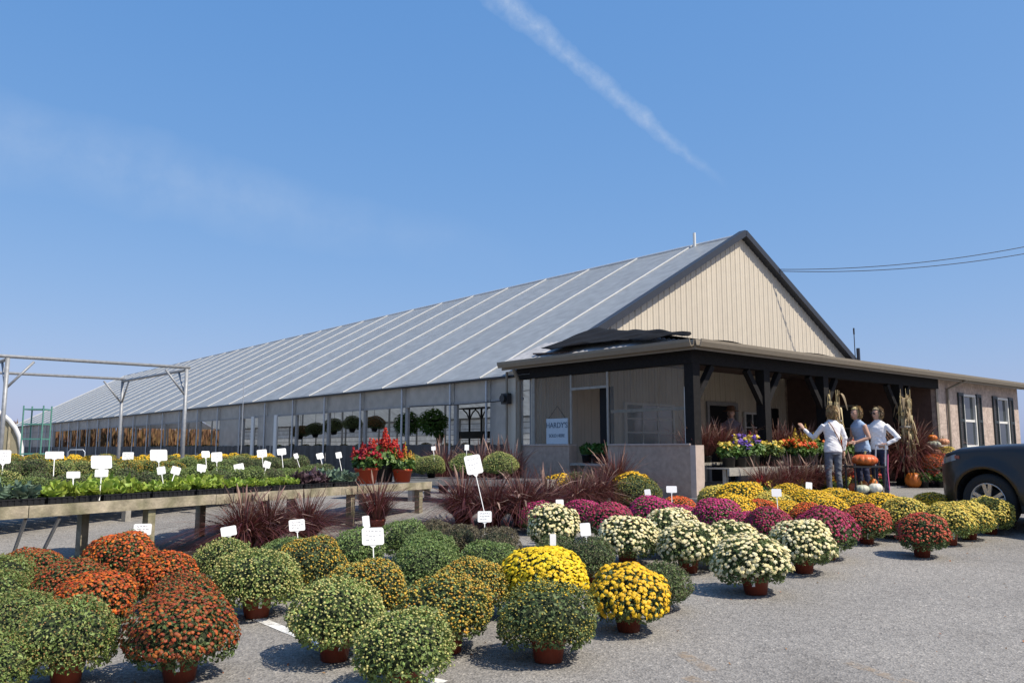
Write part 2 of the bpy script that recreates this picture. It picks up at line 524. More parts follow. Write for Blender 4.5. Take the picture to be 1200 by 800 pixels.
# ------------------------------------------------------------------ mesh helpers
class MB:
    """collects boxes, tubes, lathes and sheets and links them as one mesh"""

    def __init__(self):
        self.v, self.f, self.m = [], [], []

    def add(self, vs, fs, mi=0):
        o = len(self.v)
        self.v.extend([tuple(p) for p in vs])
        for f in fs:
            self.f.append(tuple(i + o for i in f))
            self.m.append(mi)
        return self

    def frame_box(self, c, ex, ey, ez, mi=0):
        """box from centre and three half-extent vectors"""
        c, ex, ey, ez = Vector(c), Vector(ex), Vector(ey), Vector(ez)
        vs = [c + ex * sx + ey * sy + ez * sz for sz in (-1, 1) for sy in (-1, 1) for sx in (-1, 1)]
        fs = [(0, 2, 3, 1), (4, 5, 7, 6), (0, 1, 5, 4), (2, 6, 7, 3), (0, 4, 6, 2), (1, 3, 7, 5)]
        if ex.cross(ey).dot(ez) < 0:
            fs = [tuple(reversed(f)) for f in fs]
        return self.add(vs, fs, mi)

    def ab_box(self, a0, a1, b0, b1, z0, z1, mi=0):
        c = W((a0 + a1) / 2, (b0 + b1) / 2, (z0 + z1) / 2)
        return self.frame_box(c, AX * (a1 - a0) / 2, BX * (b1 - b0) / 2, Vector((0, 0, (z1 - z0) / 2)), mi)

    def bar(self, p, q, w, h, up=(0, 0, 1), mi=0):
        p, q = Vector(p), Vector(q)
        d = q - p
        L = d.length
        d.normalize()
        up = Vector(up)
        s = d.cross(up)
        if s.length < 1e-4:
            s = d.cross(Vector((1, 0, 0)))
        s.normalize()
        u = s.cross(d).normalized()
        return self.frame_box((p + q) / 2, d * L / 2, s * w / 2, u * h / 2, mi)

    def tube(self, pts, rad, n=8, caps=True, mi=0):
        pts = [Vector(p) for p in pts]
        k = len(pts)
        rads = rad if isinstance(rad, (list, tuple)) else [rad] * k
        vs, fs = [], []
        ref = None
        for i, p in enumerate(pts):
            t = (pts[min(i + 1, k - 1)] - pts[max(i - 1, 0)]).normalized()
            if ref is None:
                ref = Vector((0, 0, 1)) if abs(t.z) < 0.9 else Vector((1, 0, 0))
            s = t.cross(ref).normalized()
            u = s.cross(t).normalized()
            ref = u
            for j in range(n):
                a = 2 * math.pi * j / n
                vs.append(p + (s * math.cos(a) + u * math.sin(a)) * rads[i])
        for i in range(k - 1):
            for j in range(n):
                j2 = (j + 1) % n
                fs.append((i * n + j, i * n + j2, (i + 1) * n + j2, (i + 1) * n + j))
        if caps:
            fs.append(tuple(reversed(range(n))))
            fs.append(tuple((k - 1) * n + j for j in range(n)))
        return self.add(vs, fs, mi)

    def lathe(self, prof, n=16, c=(0, 0, 0), mi=0):
        """prof: (radius, z) pairs"""
        c = Vector(c)
        vs, fs = [], []
        for r, z in prof:
            for j in range(n):
                a = 2 * math.pi * j / n
                vs.append(c + Vector((r * math.cos(a), r * math.sin(a), z)))
        for i in range(len(prof) - 1):
            for j in range(n):
                j2 = (j + 1) % n
                fs.append((i * n + j, i * n + j2, (i + 1) * n + j2, (i + 1) * n + j))
        return self.add(vs, fs, mi)

    def prism(self, poly, off, mi=0):
        """closed polygon (list of points) swept by a vector"""
        poly = [Vector(p) for p in poly]
        off = Vector(off)
        k = len(poly)
        vs = poly + [p + off for p in poly]
        nrm = Vector((0, 0, 0))
        for i in range(k):
            nrm += poly[i].cross(poly[(i + 1) % k])
        fs = [tuple(range(k)), tuple(range(2 * k - 1, k - 1, -1))]
        for i in range(k):
            j = (i + 1) % k
            fs.append((j, i, i + k, j + k))
        if nrm.dot(off) > 0:
            fs = [tuple(reversed(f)) for f in fs]
        return self.add(vs, fs, mi)

    def ellipsoid(self, c, rx, ry, rz, nu=14, nv=9, mi=0, fn=None):
        c = Vector(c)
        vs, fs = [], []
        for i in range(nv + 1):
            t = math.pi * i / nv
            for j in range(nu):
                a = 2 * math.pi * j / nu
                p = Vector((rx * math.sin(t) * math.cos(a), ry * math.sin(t) * math.sin(a), rz * math.cos(t)))
                if fn:
                    p = fn(p, t, a)
                vs.append(c + p)
        for i in range(nv):
            for j in range(nu):
                j2 = (j + 1) % nu
                fs.append((i * nu + j, (i + 1) * nu + j, (i + 1) * nu + j2, i * nu + j2))
        return self.add(vs, fs, mi)

    def mesh(self, name, mats, smooth=False):
        me = bpy.data.meshes.new(name)
        me.from_pydata(self.v, [], self.f)
        if not isinstance(mats, (list, tuple)):
            mats = [mats]
        for m in mats:
            me.materials.append(m)
        if len(mats) > 1:
            me.polygons.foreach_set('material_index', self.m)
        if smooth:
            me.polygons.foreach_set('use_smooth', [True] * len(me.polygons))
        me.update()
        return me

    def build(self, name, mats, parent=None, smooth=False, origin=None):
        if origin is not None:
            o0 = Vector(origin)
            self.v = [tuple(Vector(p) - o0) for p in self.v]
        ob = bpy.data.objects.new(name, self.mesh(name, mats, smooth))
        COL.objects.link(ob)
        if origin is not None:
            ob.location = origin
        if parent is not None:
            adopt(ob, parent)
        return ob


ROOTS = {}


def adopt(ob, parent):
    """parent without moving: children are built in world space, parents never rotate here"""
    off = Vector((0, 0, 0))
    p = parent
    while p is not None:
        off += p.location
        p = p.parent
    ob.parent = parent
    ob.location = ob.location - off


def attach(mesh, name, parent, loc=(0, 0, 0), rot=(0, 0, 0), scale=None, mats=None):
    """a child mesh in its parent's own space"""
    ob = bpy.data.objects.new(name, mesh)
    COL.objects.link(ob)
    ob.parent = parent
    ob.location = loc
    ob.rotation_euler = rot
    if scale is not None:
        ob.scale = scale
    if mats:
        for i, m in enumerate(mats):
            ob.material_slots[i].link = 'OBJECT'
            ob.material_slots[i].material = m
    return ob


def thing(name, label, cat, loc=(0, 0, 0), rz=0.0, scale=1.0, group=None):
    o = bpy.data.objects.new(name, None)
    o.empty_display_size = 0.2
    COL.objects.link(o)
    o.location = loc
    o.rotation_euler = (0, 0, rz)
    o.scale = (scale, scale, scale)
    return tag(o, label, cat, group)


def tag(o, label, cat, group=None):
    o['label'] = label
    o['category'] = cat
    if group:
        o['group'] = group
    return o


def structure(o):
    o['kind'] = 'structure'
    return o


ORD = ['zeroth', 'first', 'second', 'third', 'fourth', 'fifth', 'sixth', 'seventh', 'eighth', 'ninth', 'tenth', 'eleventh',
       'twelfth', 'thirteenth', 'fourteenth', 'fifteenth', 'sixteenth', 'seventeenth', 'eighteenth', 'nineteenth', 'twentieth',
       'twenty-first', 'twenty-second', 'twenty-third', 'twenty-fourth', 'twenty-fifth', 'twenty-sixth', 'twenty-seventh',
       'twenty-eighth', 'twenty-ninth', 'thirtieth', 'thirty-first', 'thirty-second', 'thirty-third', 'thirty-fourth']


def np_mesh(name, V, F, mats, mi=None, smooth=False):
    """triangle mesh from numpy arrays"""
    me = bpy.data.meshes.new(name)
    V = np.asarray(V, dtype=np.float32)
    F = np.asarray(F, dtype=np.int32)
    me.vertices.add(len(V))
    me.vertices.foreach_set('co', V.ravel())
    k = F.shape[1]
    me.loops.add(F.size)
    me.loops.foreach_set('vertex_index', F.ravel())
    me.polygons.add(len(F))
    me.polygons.foreach_set('loop_start', np.arange(0, F.size, k, dtype=np.int32))
    if not isinstance(mats, (list, tuple)):
        mats = [mats]
    for m in mats:
        me.materials.append(m)
    if mi is not None:
        me.polygons.foreach_set('material_index', np.asarray(mi, dtype=np.int32))
    if smooth:
        me.polygons.foreach_set('use_smooth', np.ones(len(F), dtype=bool))
    me.update(calc_edges=True)
    me.validate()
    return me


def unit(v):
    return v / np.maximum(np.linalg.norm(v, axis=-1, keepdims=True), 1e-9)


def leaf_quads(P, N, size, aspect=0.5, jit=0.7, fold=0.25, rng=RNG):
    """a folded diamond leaf at every point"""
    n = len(P)
    N = unit(N + rng.normal(0, jit, (n, 3)))
    T = unit(np.cross(N, rng.normal(0, 1, (n, 3))))
    B = np.cross(N, T)
    s = (size * rng.uniform(0.65, 1.3, n))[:, None]
    a = P - T * s * 0.5
    b = P + B * s * aspect * 0.5 + N * s * fold * 0.4
    c = P + T * s * 0.55 - N * s * fold * 0.3
    d = P - B * s * aspect * 0.5 + N * s * fold * 0.4
    V = np.stack([a, b, c, d], 1).reshape(-1, 3)
    i = np.arange(n)[:, None] * 4
    F = np.concatenate([i + np.array([[0, 1, 2]]), i + np.array([[0, 2, 3]])], 1).reshape(-1, 3)
    return V, F


def bloom_discs(P, N, rad, petals=7, cup=0.35, jit=0.25, rng=RNG):
    """double flower head: a ragged outer ring of petals and a raised inner one"""
    n = len(P)
    N = unit(N + rng.normal(0, jit, (n, 3)))
    T = unit(np.cross(N, rng.normal(0, 1, (n, 3))))
    B = np.cross(N, T)
    r = (rad * rng.uniform(0.72, 1.2, n))
    k = petals * 2
    ang = np.arange(k) * 2 * np.pi / k
    rr = np.where(np.arange(k) % 2 == 0, 1.0, 0.66)
    rim = (T[:, None, :] * np.cos(ang)[None, :, None] + B[:, None, :] * np.sin(ang)[None, :, None])
    rimr = r[:, None] * rr[None, :] * rng.uniform(0.85, 1.12, (n, k))
    outer = P[:, None, :] + rim * rimr[..., None] + N[:, None, :] * (r[:, None] * rng.uniform(-0.1, 0.3, (n, k)))[..., None]
    mid = P[:, None, :] + rim * (rimr * 0.55)[..., None] + N[:, None, :] * (r * (cup + 0.12))[:, None, None]
    cen = (P + N * (r * cup * 0.75)[:, None])[:, None, :]
    V = np.concatenate([outer, mid, cen], 1)
    m = 2 * k + 1
    V = V.reshape(-1, 3)
    base = []
    for j in range(k):
        j2 = (j + 1) % k
        base += [(j, j2, k + j2), (j, k + j2, k + j), (k + j, k + j2, 2 * k)]
    F = (np.arange(n)[:, None, None] * m + np.array(base)[None]).reshape(-1, 3)
    return V, F


def buds(P, N, rad, rng=RNG):
    n = len(P)
    N = unit(N + rng.normal(0, 0.2, (n, 3)))
    T = unit(np.cross(N, rng.normal(0, 1, (n, 3))))
    B = np.cross(N, T)
    r = (rad * rng.uniform(0.6, 1.35, n))[:, None]
    ang = np.arange(5) * 2 * np.pi / 5
    ring = P[:, None, :] + (T[:, None, :] * np.cos(ang)[None, :, None] + B[:, None, :] * np.sin(ang)[None, :, None]) * r[:, None]
    top = (P + N * r * 0.75)[:, None]
    bot = (P - N * r * 0.9)[:, None]
    V = np.concatenate([ring, top, bot], 1).reshape(-1, 3)
    base = []
    for j in range(5):
        base += [(j, (j + 1) % 5, 5), ((j + 1) % 5, j, 6)]
    F = (np.arange(n)[:, None, None] * 7 + np.array(base)[None]).reshape(-1, 3)
    return V, F


def join_np(parts):
    V, F, M = [], [], []
    o = 0
    for v, f, mi in parts:
        V.append(v)
        F.append(f + o)
        M.append(np.full(len(f), mi))
        o += len(v)
    return np.concatenate(V), np.concatenate(F), np.concatenate(M)


# ------------------------------------------------------------------ ground
def build_ground():
    ys = sorted(set([-400, -120, -40, -12, -6, -4.01, -4] + [i * 0.5 for i in range(-7, 26)] + [13 + i * 0.15 for i in range(0, 34)] +
                    [19, 22, 30, 45, 70, 120, 250, 500, 1200]))
    xs = [-1200, -400, -120, -40, -20, -10, -5, 0, 5, 10, 20, 40, 120, 400, 1200]
    m = MB()
    vs = [(x, y, gz(x, y)) for y in ys for x in xs]
    k = len(xs)
    fs = [(j * k + i, j * k + i + 1, (j + 1) * k + i + 1, (j + 1) * k + i) for j in range(len(ys) - 1) for i in range(k - 1)]
    m.add(vs, fs)
    structure(m.build('ground', M_ASPHALT, smooth=True))


def ground_strip(name, pix, width, mat, lift=0.004):
    """a painted stripe lying on the asphalt along points given on the ground"""
    m = MB()
    pts = [on_ground(*p) for p in pix]
    fine = []
    for i in range(len(pts) - 1):
        for s in range(6):
            fine.append(pts[i].lerp(pts[i + 1], s / 6))
    fine.append(pts[-1])
    vs = []
    for i, p in enumerate(fine):
        t = (fine[min(i + 1, len(fine) - 1)] - fine[max(i - 1, 0)])
        s = Vector((t.y, -t.x, 0)).normalized() * width / 2
        for q in (p - s, p + s):
            vs.append((q.x, q.y, gz(q.x, q.y) + lift))
    m.add(vs, [(2 * i, 2 * i + 1, 2 * i + 3, 2 * i + 2) for i in range(len(fine) - 1)])
    return structure(m.build(name, mat))


build_ground()
ground_strip('parking_line', [(285, 718), (298, 723), (349, 744), (424, 774), (452, 785), (520, 800)], 0.09, M_LINE)
ground_strip('faded_marking', [(797, 764), (815, 775), (835, 786)], 0.10, M_OLDLINE)
ground_strip('faded_marking', [(804, 793), (820, 799), (840, 806)], 0.10, M_OLDLINE)
ground_strip('faded_marking', [(992, 776), (1025, 787), (1065, 800), (1090, 808)], 0.10, M_OLDLINE)
ground_strip('faded_marking', [(905, 668), (925, 671)], 0.10, M_OLDLINE)
m = MB()
m.ab_box(-0.25, 10.15, -0.3, 4.25, -0.12, 0.03)
structure(m.build('porch_floor', M_CONC))

# ------------------------------------------------------------------ greenhouse
GB0, GB1 = 4.29, 66.0           # gable planes
HALF = 8.1
EAVE, RIDGE = 2.60, 7.04
BAY = 2.19


def roof_z(a):
    return EAVE + (RIDGE - EAVE) * (1 - abs(a - HALF) / HALF)


def build_greenhouse():
    gh = thing('greenhouse', 'long greenhouse with grey sheet roof, white ribs and tan gable end', 'greenhouse', W(0, GB0, 0))
    # --- roof: every bay a sheet, every rib a bar
    m = MB()
    m.tube([W(HALF, GB0 + 0.1, RIDGE + 0.0), W(HALF, GB1 + 0.1, RIDGE + 0.0)], 0.045, 8)
    roof = m.build('roof', M_RIB, gh)
    bs = [GB0]
    b = 6.06
    while b < GB1 - 0.5:
        bs.append(b)
        b += BAY
    bs.append(GB1)
    over = 0.14
    for side in (0, 1):
        def pt(s, b, lift):        # s: 0 at the eave, 1 at the ridge
            a = -over + (HALF + over) * s
            z = EAVE + (RIDGE - EAVE) * (a / HALF)
            n = Vector((0, 0, 1))
            aa = a if side == 0 else 2 * HALF - a
            return W(aa, b, z + lift)
        for i in range(len(bs) - 1):
            m = MB()
            vs, fs = [], []
            sag = random.uniform(0.008, 0.022)
            NS, NBB = 6, 4
            for lay in (0, 1):
                for q in range(NBB + 1):
                    for s in range(NS + 1):
                        bb = bs[i] + (bs[i + 1] - bs[i]) * q / NBB
                        sg = -sag * math.sin(math.pi * q / NBB)
                        vs.append(pt(s / NS * 0.998, bb, sg - 0.012 * lay))
            k = NS + 1
            o = (NBB + 1) * k
            for q in range(NBB):
                for s in range(NS):
                    f = (q * k + s, q * k + s + 1, (q + 1) * k + s + 1, (q + 1) * k + s)
                    fs.append(f)
                    fs.append(tuple(reversed([x + o for x in f])))
            m.add(vs, fs)
            m.build('roof_panel', M_FILM, roof, smooth=True)
        for b in bs[1:]:
            m = MB()
            m.bar(pt(0, b, 0.02), pt(0.995, b, 0.02), 0.032, 0.028)
            m.build('roof_rib', M_RIB, roof)
        for s in (0.27, 0.52, 0.77):
            m = MB()
            m.tube([pt(s, GB0 + 0.1, -0.09), pt(s, GB1 - 0.1, -0.09)], 0.025, 6)
            m.build('purlin', M_GALV, roof)
    # white vent pipe on the ridge
    m = MB()
    m.tube([W(HALF - 0.1, 5.9, RIDGE - 0.1), W(HALF - 0.1, 5.9, RIDGE + 0.36)], 0.045, 8)
    m.build('vent_pipe', M_WHITEPAINT, roof)
    # --- front gable: backing wall and siding sheets
    m = MB()
    m.prism([W(0.05, GB0 + 0.10, 0), W(16.15, GB0 + 0.10, 0), W(16.15, GB0 + 0.10, EAVE), W(HALF, GB0 + 0.10, RIDGE - 0.12), W(0.05, GB0 + 0.10, EAVE)],
            BX * 0.1)
    gw = m.build('gable_wall', M_GREYBOARD, gh)
    pw = 0.229
    nP = int(16.2 / pw)
    for i in range(nP):
        a0, a1 = i * pw, min((i + 1) * pw, 16.2)
        # leave the shop door out of the porch wall
        z0 = 0.0
        if 6.3 < (a0 + a1) / 2 < 7.5:
            z0 = 2.05
        zt = lambda a: roof_z(a) - 0.03
        mid = (a0 + a1) / 2
        prof = [(a0, 0.0), (a0 + 0.008, 0.0), (a0 + 0.022, 0.016), (a0 + 0.052, 0.016), (a0 + 0.066, 0.0),
                (mid + 0.02, 0.0), (mid + 0.028, 0.006), (mid + 0.04, 0.006), (mid + 0.048, 0.0), (a1 - 0.003, 0.0)]
        m = MB()
        vs = []
        for a, d in prof:
            vs.append(W(a, GB0 + 0.06 - d, z0))
            vs.append(W(a, GB0 + 0.06 - d, zt(a)))
        for a in (prof[-1][0], prof[0][0]):
            vs.append(W(a, GB0 + 0.098, z0))
            vs.append(W(a, GB0 + 0.098, zt(a)))
        k = len(prof) + 2
        fs = [(2 * q, 2 * ((q + 1) % k), 2 * ((q + 1) % k) + 1, 2 * q + 1) for q in range(k)]
        m.add(vs, fs)
        m.build('siding_panel', M_SIDING, gw)
    # rake trim
    for sgn in (0, 1):
        m = MB()
        aa = lambda a: a if sgn == 0 else 2 * HALF - a
        p = W(aa(-0.2), GB0 - 0.05, EAVE - 0.06)
        q = W(HALF, GB0 - 0.05, RIDGE + 0.03)
        if sgn == 0:
            p = W(0.9, GB0 - 0.05, roof_z(0.9) + 0.0)
        m.bar(p, q, 0.22, 0.17, up=(0, 0, 1))
        m.build('rake_trim', M_TRIM, gw)
    # --- far gable
    m = MB()
    m.prism([W(0.1, GB1, EAVE), W(16.1, GB1, EAVE), W(HALF, GB1, RIDGE - 0.1)], BX * 0.06)
    m.build('far_gable', M_SIDEFILM, gh)
    # --- the side wall facing the benches
    m = MB()
    m.ab_box(-0.03, 0.05, GB0 + 0.2, GB1, EAVE - 0.10, EAVE - 0.02)
    sw = m.build('side_wall', M_GREYBOARD, gh)
    m = MB()
    m.tube([W(-0.14, GB0 + 0.5, EAVE - 0.10), W(-0.14, GB1, EAVE - 0.10)], 0.035, 6)
    m.build('eave_rail', M_DARKSTEEL, sw)
    posts = [5.80]
    b = 7.24
    while b < GB1:
        posts.append(b)
        b += 2.19
    SILL, HEAD = 0.98, 2.02
    edges = [GB0 + 0.35] + posts + [GB1]
    for i in range(len(edges) - 1):
        b0, b1 = edges[i] + 0.02, edges[i + 1] - 0.02
        m = MB()
        m.ab_box(0.0, 0.012, b0, b1, HEAD, EAVE - 0.09)
        m.build('upper_panel', M_SIDEFILM, sw)
        m = MB()
        m.ab_box(-0.02, 0.03, b0, b1, HEAD - 0.05, HEAD)
        m.build('head_rail', M_GREYBOARD, sw)
        # black plastic curtain hanging in loose folds
        m = MB()
        vs, fs = [], []
        n = max(int((b1 - b0) / 0.12), 2)
        for q in range(n + 1):
            bb = b0 + (b1 - b0) * q / n
            w = 0.02 * math.sin(q * 1.9 + i) + random.uniform(-0.012, 0.012)
            for lay in (0.0, 0.006):
                vs.append(W(-0.035 + w + lay, bb, 0.01))
                vs.append(W(-0.035 + w * 0.4 + lay, bb, SILL + random.uniform(-0.02, 0.02)))
        for q in range(n):
            o = q * 4
            fs.append((o, o + 1, o + 5, o + 4))
            fs.append((o + 2, o + 6, o + 7, o + 3))
            fs.append((o + 1, o + 3, o + 7, o + 5))
        m.add(vs, fs)
        m.build('curtain', M_CURTAIN, sw)
        mid = (b0 + b1) / 2
        if i == 0 or 20.0 < mid < 23.5 or mid > 52:
            m = MB()
            m.ab_box(0.0, 0.012, b0, b1, SILL - 0.05, HEAD - 0.05)
            m.build('closed_panel', M_SIDEFILM, sw)
    for b in posts:
        m = MB()
        m.ab_box(0.02, 0.09, b - 0.07, b + 0.05, 0.0, EAVE - 0.1)
        m.build('wall_post', M_GREYBOARD, sw)
        m = MB()
        m.tube([W(-0.06, b + 0.10, 0.0), W(-0.06, b + 0.10, EAVE - 0.05)], 0.028, 8)
        m.build('pipe_post', M_GALV, sw)
    # door bay with white posts
    for b in (17.35, 19.25):
        m = MB()
        m.ab_box(-0.09, -0.04, b - 0.11, b + 0.11, 0.0, HEAD)
        m.build('door_post', M_WHITEPAINT, sw)
    m = MB()
    m.ab_box(-0.03, 0.0, 17.5, 18.9, 0.05, HEAD)
    m.build('door_panel', M_SIDEFILM, sw)
    # --- far side wall: sheeting for the first bays, open with posts beyond
    m = MB()
    m.ab_box(16.1, 16.2, GB0 + 0.2, GB1, EAVE - 0.12, EAVE - 0.02)
    fw = m.build('rear_wall', M_GREYBOARD, gh)
    edges = [GB0 + 0.3 + BAY * i for i in range(26) if GB0 + 0.3 + BAY * i < GB1]
    for i, b in enumerate(edges):
        m = MB()
        m.ab_box(16.06, 16.16, b - 0.05, b + 0.05, 0.0, EAVE - 0.1)
        m.build('wall_post', M_GREYBOARD, fw)
        if i + 1 < len(edges) and b < 58:
            m = MB()
            m.ab_box(16.12, 16.13, b + 0.06, edges[i + 1] - 0.06, 0.5, EAVE - 0.12)
            m.build('sheet_panel', M_FARFILM, fw)
            for z in (0.75, 1.05, 1.35, 1.65, 1.95, 2.25):
                m = MB()
                m.bar(W(16.07, b + 0.06, z), W(16.07, edges[i + 1] - 0.06, z), 0.03, 0.035)
                m.build('wall_rail', M_GREYBOARD, fw)
    # inner columns down the house
    for i in range(0, 26, 2):
        b = GB0 + 1.5 + BAY * i
        if b < GB1:
            m = MB()
            m.tube([W(HALF, b, 0), W(HALF, b, RIDGE - 0.2)], 0.05, 8)
            m.build('inner_column', M_GALV, gh)
    return gh


build_greenhouse()


# ------------------------------------------------------------------ porch
def build_porch():
    po = thing('porch', 'open porch with black timber posts and corrugated clear side panels', 'porch', W(0, 0, 0))
    GZ = 2.80            # gutter top
    # posts with Y braces
    for i, a in enumerate((0.0, 2.24, 4.48, 7.97)):
        m = MB()
        m.ab_box(a - 0.10, a + 0.10, -0.10, 0.10, 0.03, 2.42)
        p = m.build('post', M_TIMBER, po)
        for s in (-1, 1):
            if i == 0 and s == -1:
                continue
            m = MB()
            m.bar(W(a + s * 0.08, 0, 1.78), W(a + s * 0.56, 0, 2.40), 0.11, 0.11, up=BX)
            m.build('brace', M_TIMBER, p)
    # beams
    m = MB()
    m.ab_box(-0.12, 10.1, -0.09, 0.09, 2.42, 2.68)
    m.build('front_beam', M_TIMBER, po)
    m = MB()
    m.ab_box(-0.12, 0.08, 0.092, 4.75, 2.42, 2.68)
    m.build('side_beam', M_TIMBER, po)
    # knee walls
    for (b0, b1) in ((-0.02, 1.98), (3.06, 4.75)):
        m = MB()
        m.ab_box(-0.13, 0.09 if b0 > 1 else -0.101, b0, b1, -0.05, 0.955)
        k = m.build('knee_wall', M_BLOCK, po)
        m = MB()
        m.ab_box(-0.15, 0.11, b0 + (0.0 if b0 > 1 else -0.0), b1, 0.957, 0.985)
        m.build('wall_cap', M_BLOCKEND, k)
    m = MB()
    m.ab_box(-0.14, -0.101, -0.14, -0.022, -0.05, 0.955)
    m.ab_box(-0.1, 0.101, -0.14, -0.102, -0.05, 0.955)
    m.build('wall_end', M_BLOCKEND, po)

    # corrugated clear panels
    def corrugated(b0, b1, z0, z1):
        m = MB()
        n = int((b1 - b0) / 0.0127)
        vs, fs = [], []
        for q in range(n + 1):
            bb = b0 + (b1 - b0) * q / n
            w = 0.017 * math.cos(2 * math.pi * q / 6)
            vs.append(W(-0.05 + w, bb, z0))
            vs.append(W(-0.05 + w, bb, z1))
        for q in range(n):
            fs.append((2 * q, 2 * q + 2, 2 * q + 3, 2 * q + 1))
        m.add(vs, fs)
        m.build('corrugated_panel', M_CLEAR, po, smooth=True)
    for b0 in (0.12, 0.745, 1.37):
        corrugated(b0, b0 + 0.62, 0.99, 2.41)
    for b0 in (3.07, 3.62):
        corrugated(b0, b0 + 0.545, 0.99, 2.41)
    corrugated(2.02, 3.05, 2.14, 2.41)
    # frame round the opening, corner strips, mid rails
    for nm, (b0, b1, z0, z1) in (('frame_post', (1.985, 2.03, 0.99, 2.41)), ('frame_post', (3.02, 3.065, 0.99, 2.41)),
                                 ('frame_rail', (2.03, 3.02, 2.09, 2.14)), ('corner_strip', (0.085, 0.115, 0.99, 2.0)),
                                 ('frame_post', (4.17, 4.24, 0.99, 2.41))):
        m = MB()
        m.ab_box(-0.095, -0.065, b0, b1, z0, z1)
        m.build(nm, M_WHITEPAINT if nm == 'corner_strip' else M_GREYWOOD, po)
    m = MB()
    m.bar(W(0.0, 0.12, 1.62), W(0.0, 1.98, 1.62), 0.05, 0.06)
    m.build('girt', M_GREYWOOD, po)
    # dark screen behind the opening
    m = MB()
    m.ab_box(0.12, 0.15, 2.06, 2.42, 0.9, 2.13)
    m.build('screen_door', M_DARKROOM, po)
    # beige corner board and downspouts at the greenhouse end
    m = MB()
    m.ab_box(-0.13, 0.08, 4.76, 5.10, 0.0, 2.62)
    m.build('end_wall', M_SIDING, po)
    m = MB()
    m.tube([W(-0.36, 4.55, 2.62), W(-0.30, 4.55, 2.50), W(-0.20, 4.55, 2.35), W(-0.19, 4.55, 0.05)], 0.04, 8)
    m.build('downspout', M_GUTTER, po)
    m = MB()
    m.tube([W(-0.20, 4.98, 0.05), W(-0.20, 4.98, 2.6)], 0.03, 8)
    cd = m.build('conduit', M_GUTTER, po)
    m = MB()
    m.ab_box(-0.29, -0.17, 4.86, 5.08, 1.88, 2.12)
    m.tube([W(-0.29, 4.97, 2.0), W(-0.36, 4.97, 2.0)], 0.085, 12)
    m.build('meter_box', M_DARKSTEEL, cd)
    m = MB()
    m.tube([W(-0.30, 4.97, 1.95), W(-0.34, 6.5, 1.93), W(-0.16, 9.0, 1.98)], 0.012, 5)
    m.build('cable', M_CABLE, cd)
    # --- roof: front slope, hip triangle on the side
    T = (1.75, GB0 - 0.02, 3.62)
    m = MB()
    front = [W(-0.32, -0.32, GZ - 0.04), W(10.15, -0.32, GZ - 0.04), W(10.15, T[1], T[2]), W(T[0], T[1], T[2])]
    m.prism(front, Vector((0, 0, -0.05)))
    roof = m.build('roof', M_SHINGLE, po)
    # corrugated metal sheets on the hip
    m = MB()
    n = 150
    vs, fs = [], []
    for q in range(n + 1):
        s = q / n
        lo = W(-0.34, -0.32 + s * 5.35, GZ - 0.035)
        up_b = -0.32 + s * 5.35
        # top runs along the hip up to T, then along the greenhouse roof edge
        if up_b < T[1]:
            k = (up_b + 0.32) / (T[1] + 0.32)
            hi = W(-0.32 + (T[0] + 0.32) * k, up_b, GZ - 0.04 + (T[2] - GZ + 0.04) * k)
        else:
            hi = W(T[0] * 0.6, up_b, GZ + 0.55)
        w = 0.012 * math.cos(2 * math.pi * q / 5) + 0.012
        vs += [lo + Vector((0, 0, w)), hi + Vector((0, 0, w)), lo + Vector((0, 0, w - 0.01)), hi + Vector((0, 0, w - 0.01))]
    for q in range(n):
        o = q * 4
        fs += [(o, o + 4, o + 5, o + 1), (o + 2, o + 3, o + 7, o + 6)]
    m.add(vs, fs)
    m.build('hip_sheet', M_METALROOF, roof, smooth=False)
    # gutters
    m = MB()
    prof = [(0, 0), (0.02, -0.11), (0.10, -0.13), (0.135, -0.05), (0.14, 0.0), (0.125, 0.0), (0.115, -0.05), (0.09, -0.115), (0.03, -0.1), (0.012, 0.0)]

    def gutter(P, Q, outv):
        m = MB()
        poly = [P + outv * d + Vector((0, 0, z)) for d, z in prof]
        m.prism(poly, Q - P)
        m.build('gutter', M_GUTTER, roof)
        f = MB()
        f.bar(P + outv * -0.012 + Vector((0, 0, -0.09)), Q + outv * -0.012 + Vector((0, 0, -0.09)), 0.02, 0.17)
        f.build('fascia', M_GUTTER, roof)
    gutter(W(-0.33, -0.34, GZ), W(16.3, -0.34, GZ), -BX)
    gutter(W(-0.34, 5.0, GZ), W(-0.34, -0.33, GZ), -AX)
    # soffit
    m = MB()
    m.ab_box(-0.32, 10.1, -0.32, -0.1, 2.685, 2.70)
    m.build('soffit', M_TRIM, roof)
    # porch ceiling
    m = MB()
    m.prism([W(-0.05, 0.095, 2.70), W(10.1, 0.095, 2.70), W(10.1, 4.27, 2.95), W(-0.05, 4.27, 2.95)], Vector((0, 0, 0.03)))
    m.build('ceiling', M_SHADEBROWN, po)  # dark brown deepens the porch's shade by colour
    # --- back wall of the porch: door opening, window, dark vents
    m = MB()
    m.ab_box(6.2, 6.3, GB0 - 0.02, GB0 + 0.03, 0.03, 2.15)
    m.ab_box(7.5, 7.6, GB0 - 0.02, GB0 + 0.03, 0.03, 2.15)
    m.ab_box(6.3, 7.5, GB0 - 0.02, GB0 + 0.03, 2.05, 2.15)
    d = m.build('door_frame', M_GREYBOARD, po)
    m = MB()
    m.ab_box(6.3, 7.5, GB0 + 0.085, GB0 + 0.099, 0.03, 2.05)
    m.build('dark_doorway', M_DARKROOM, d)
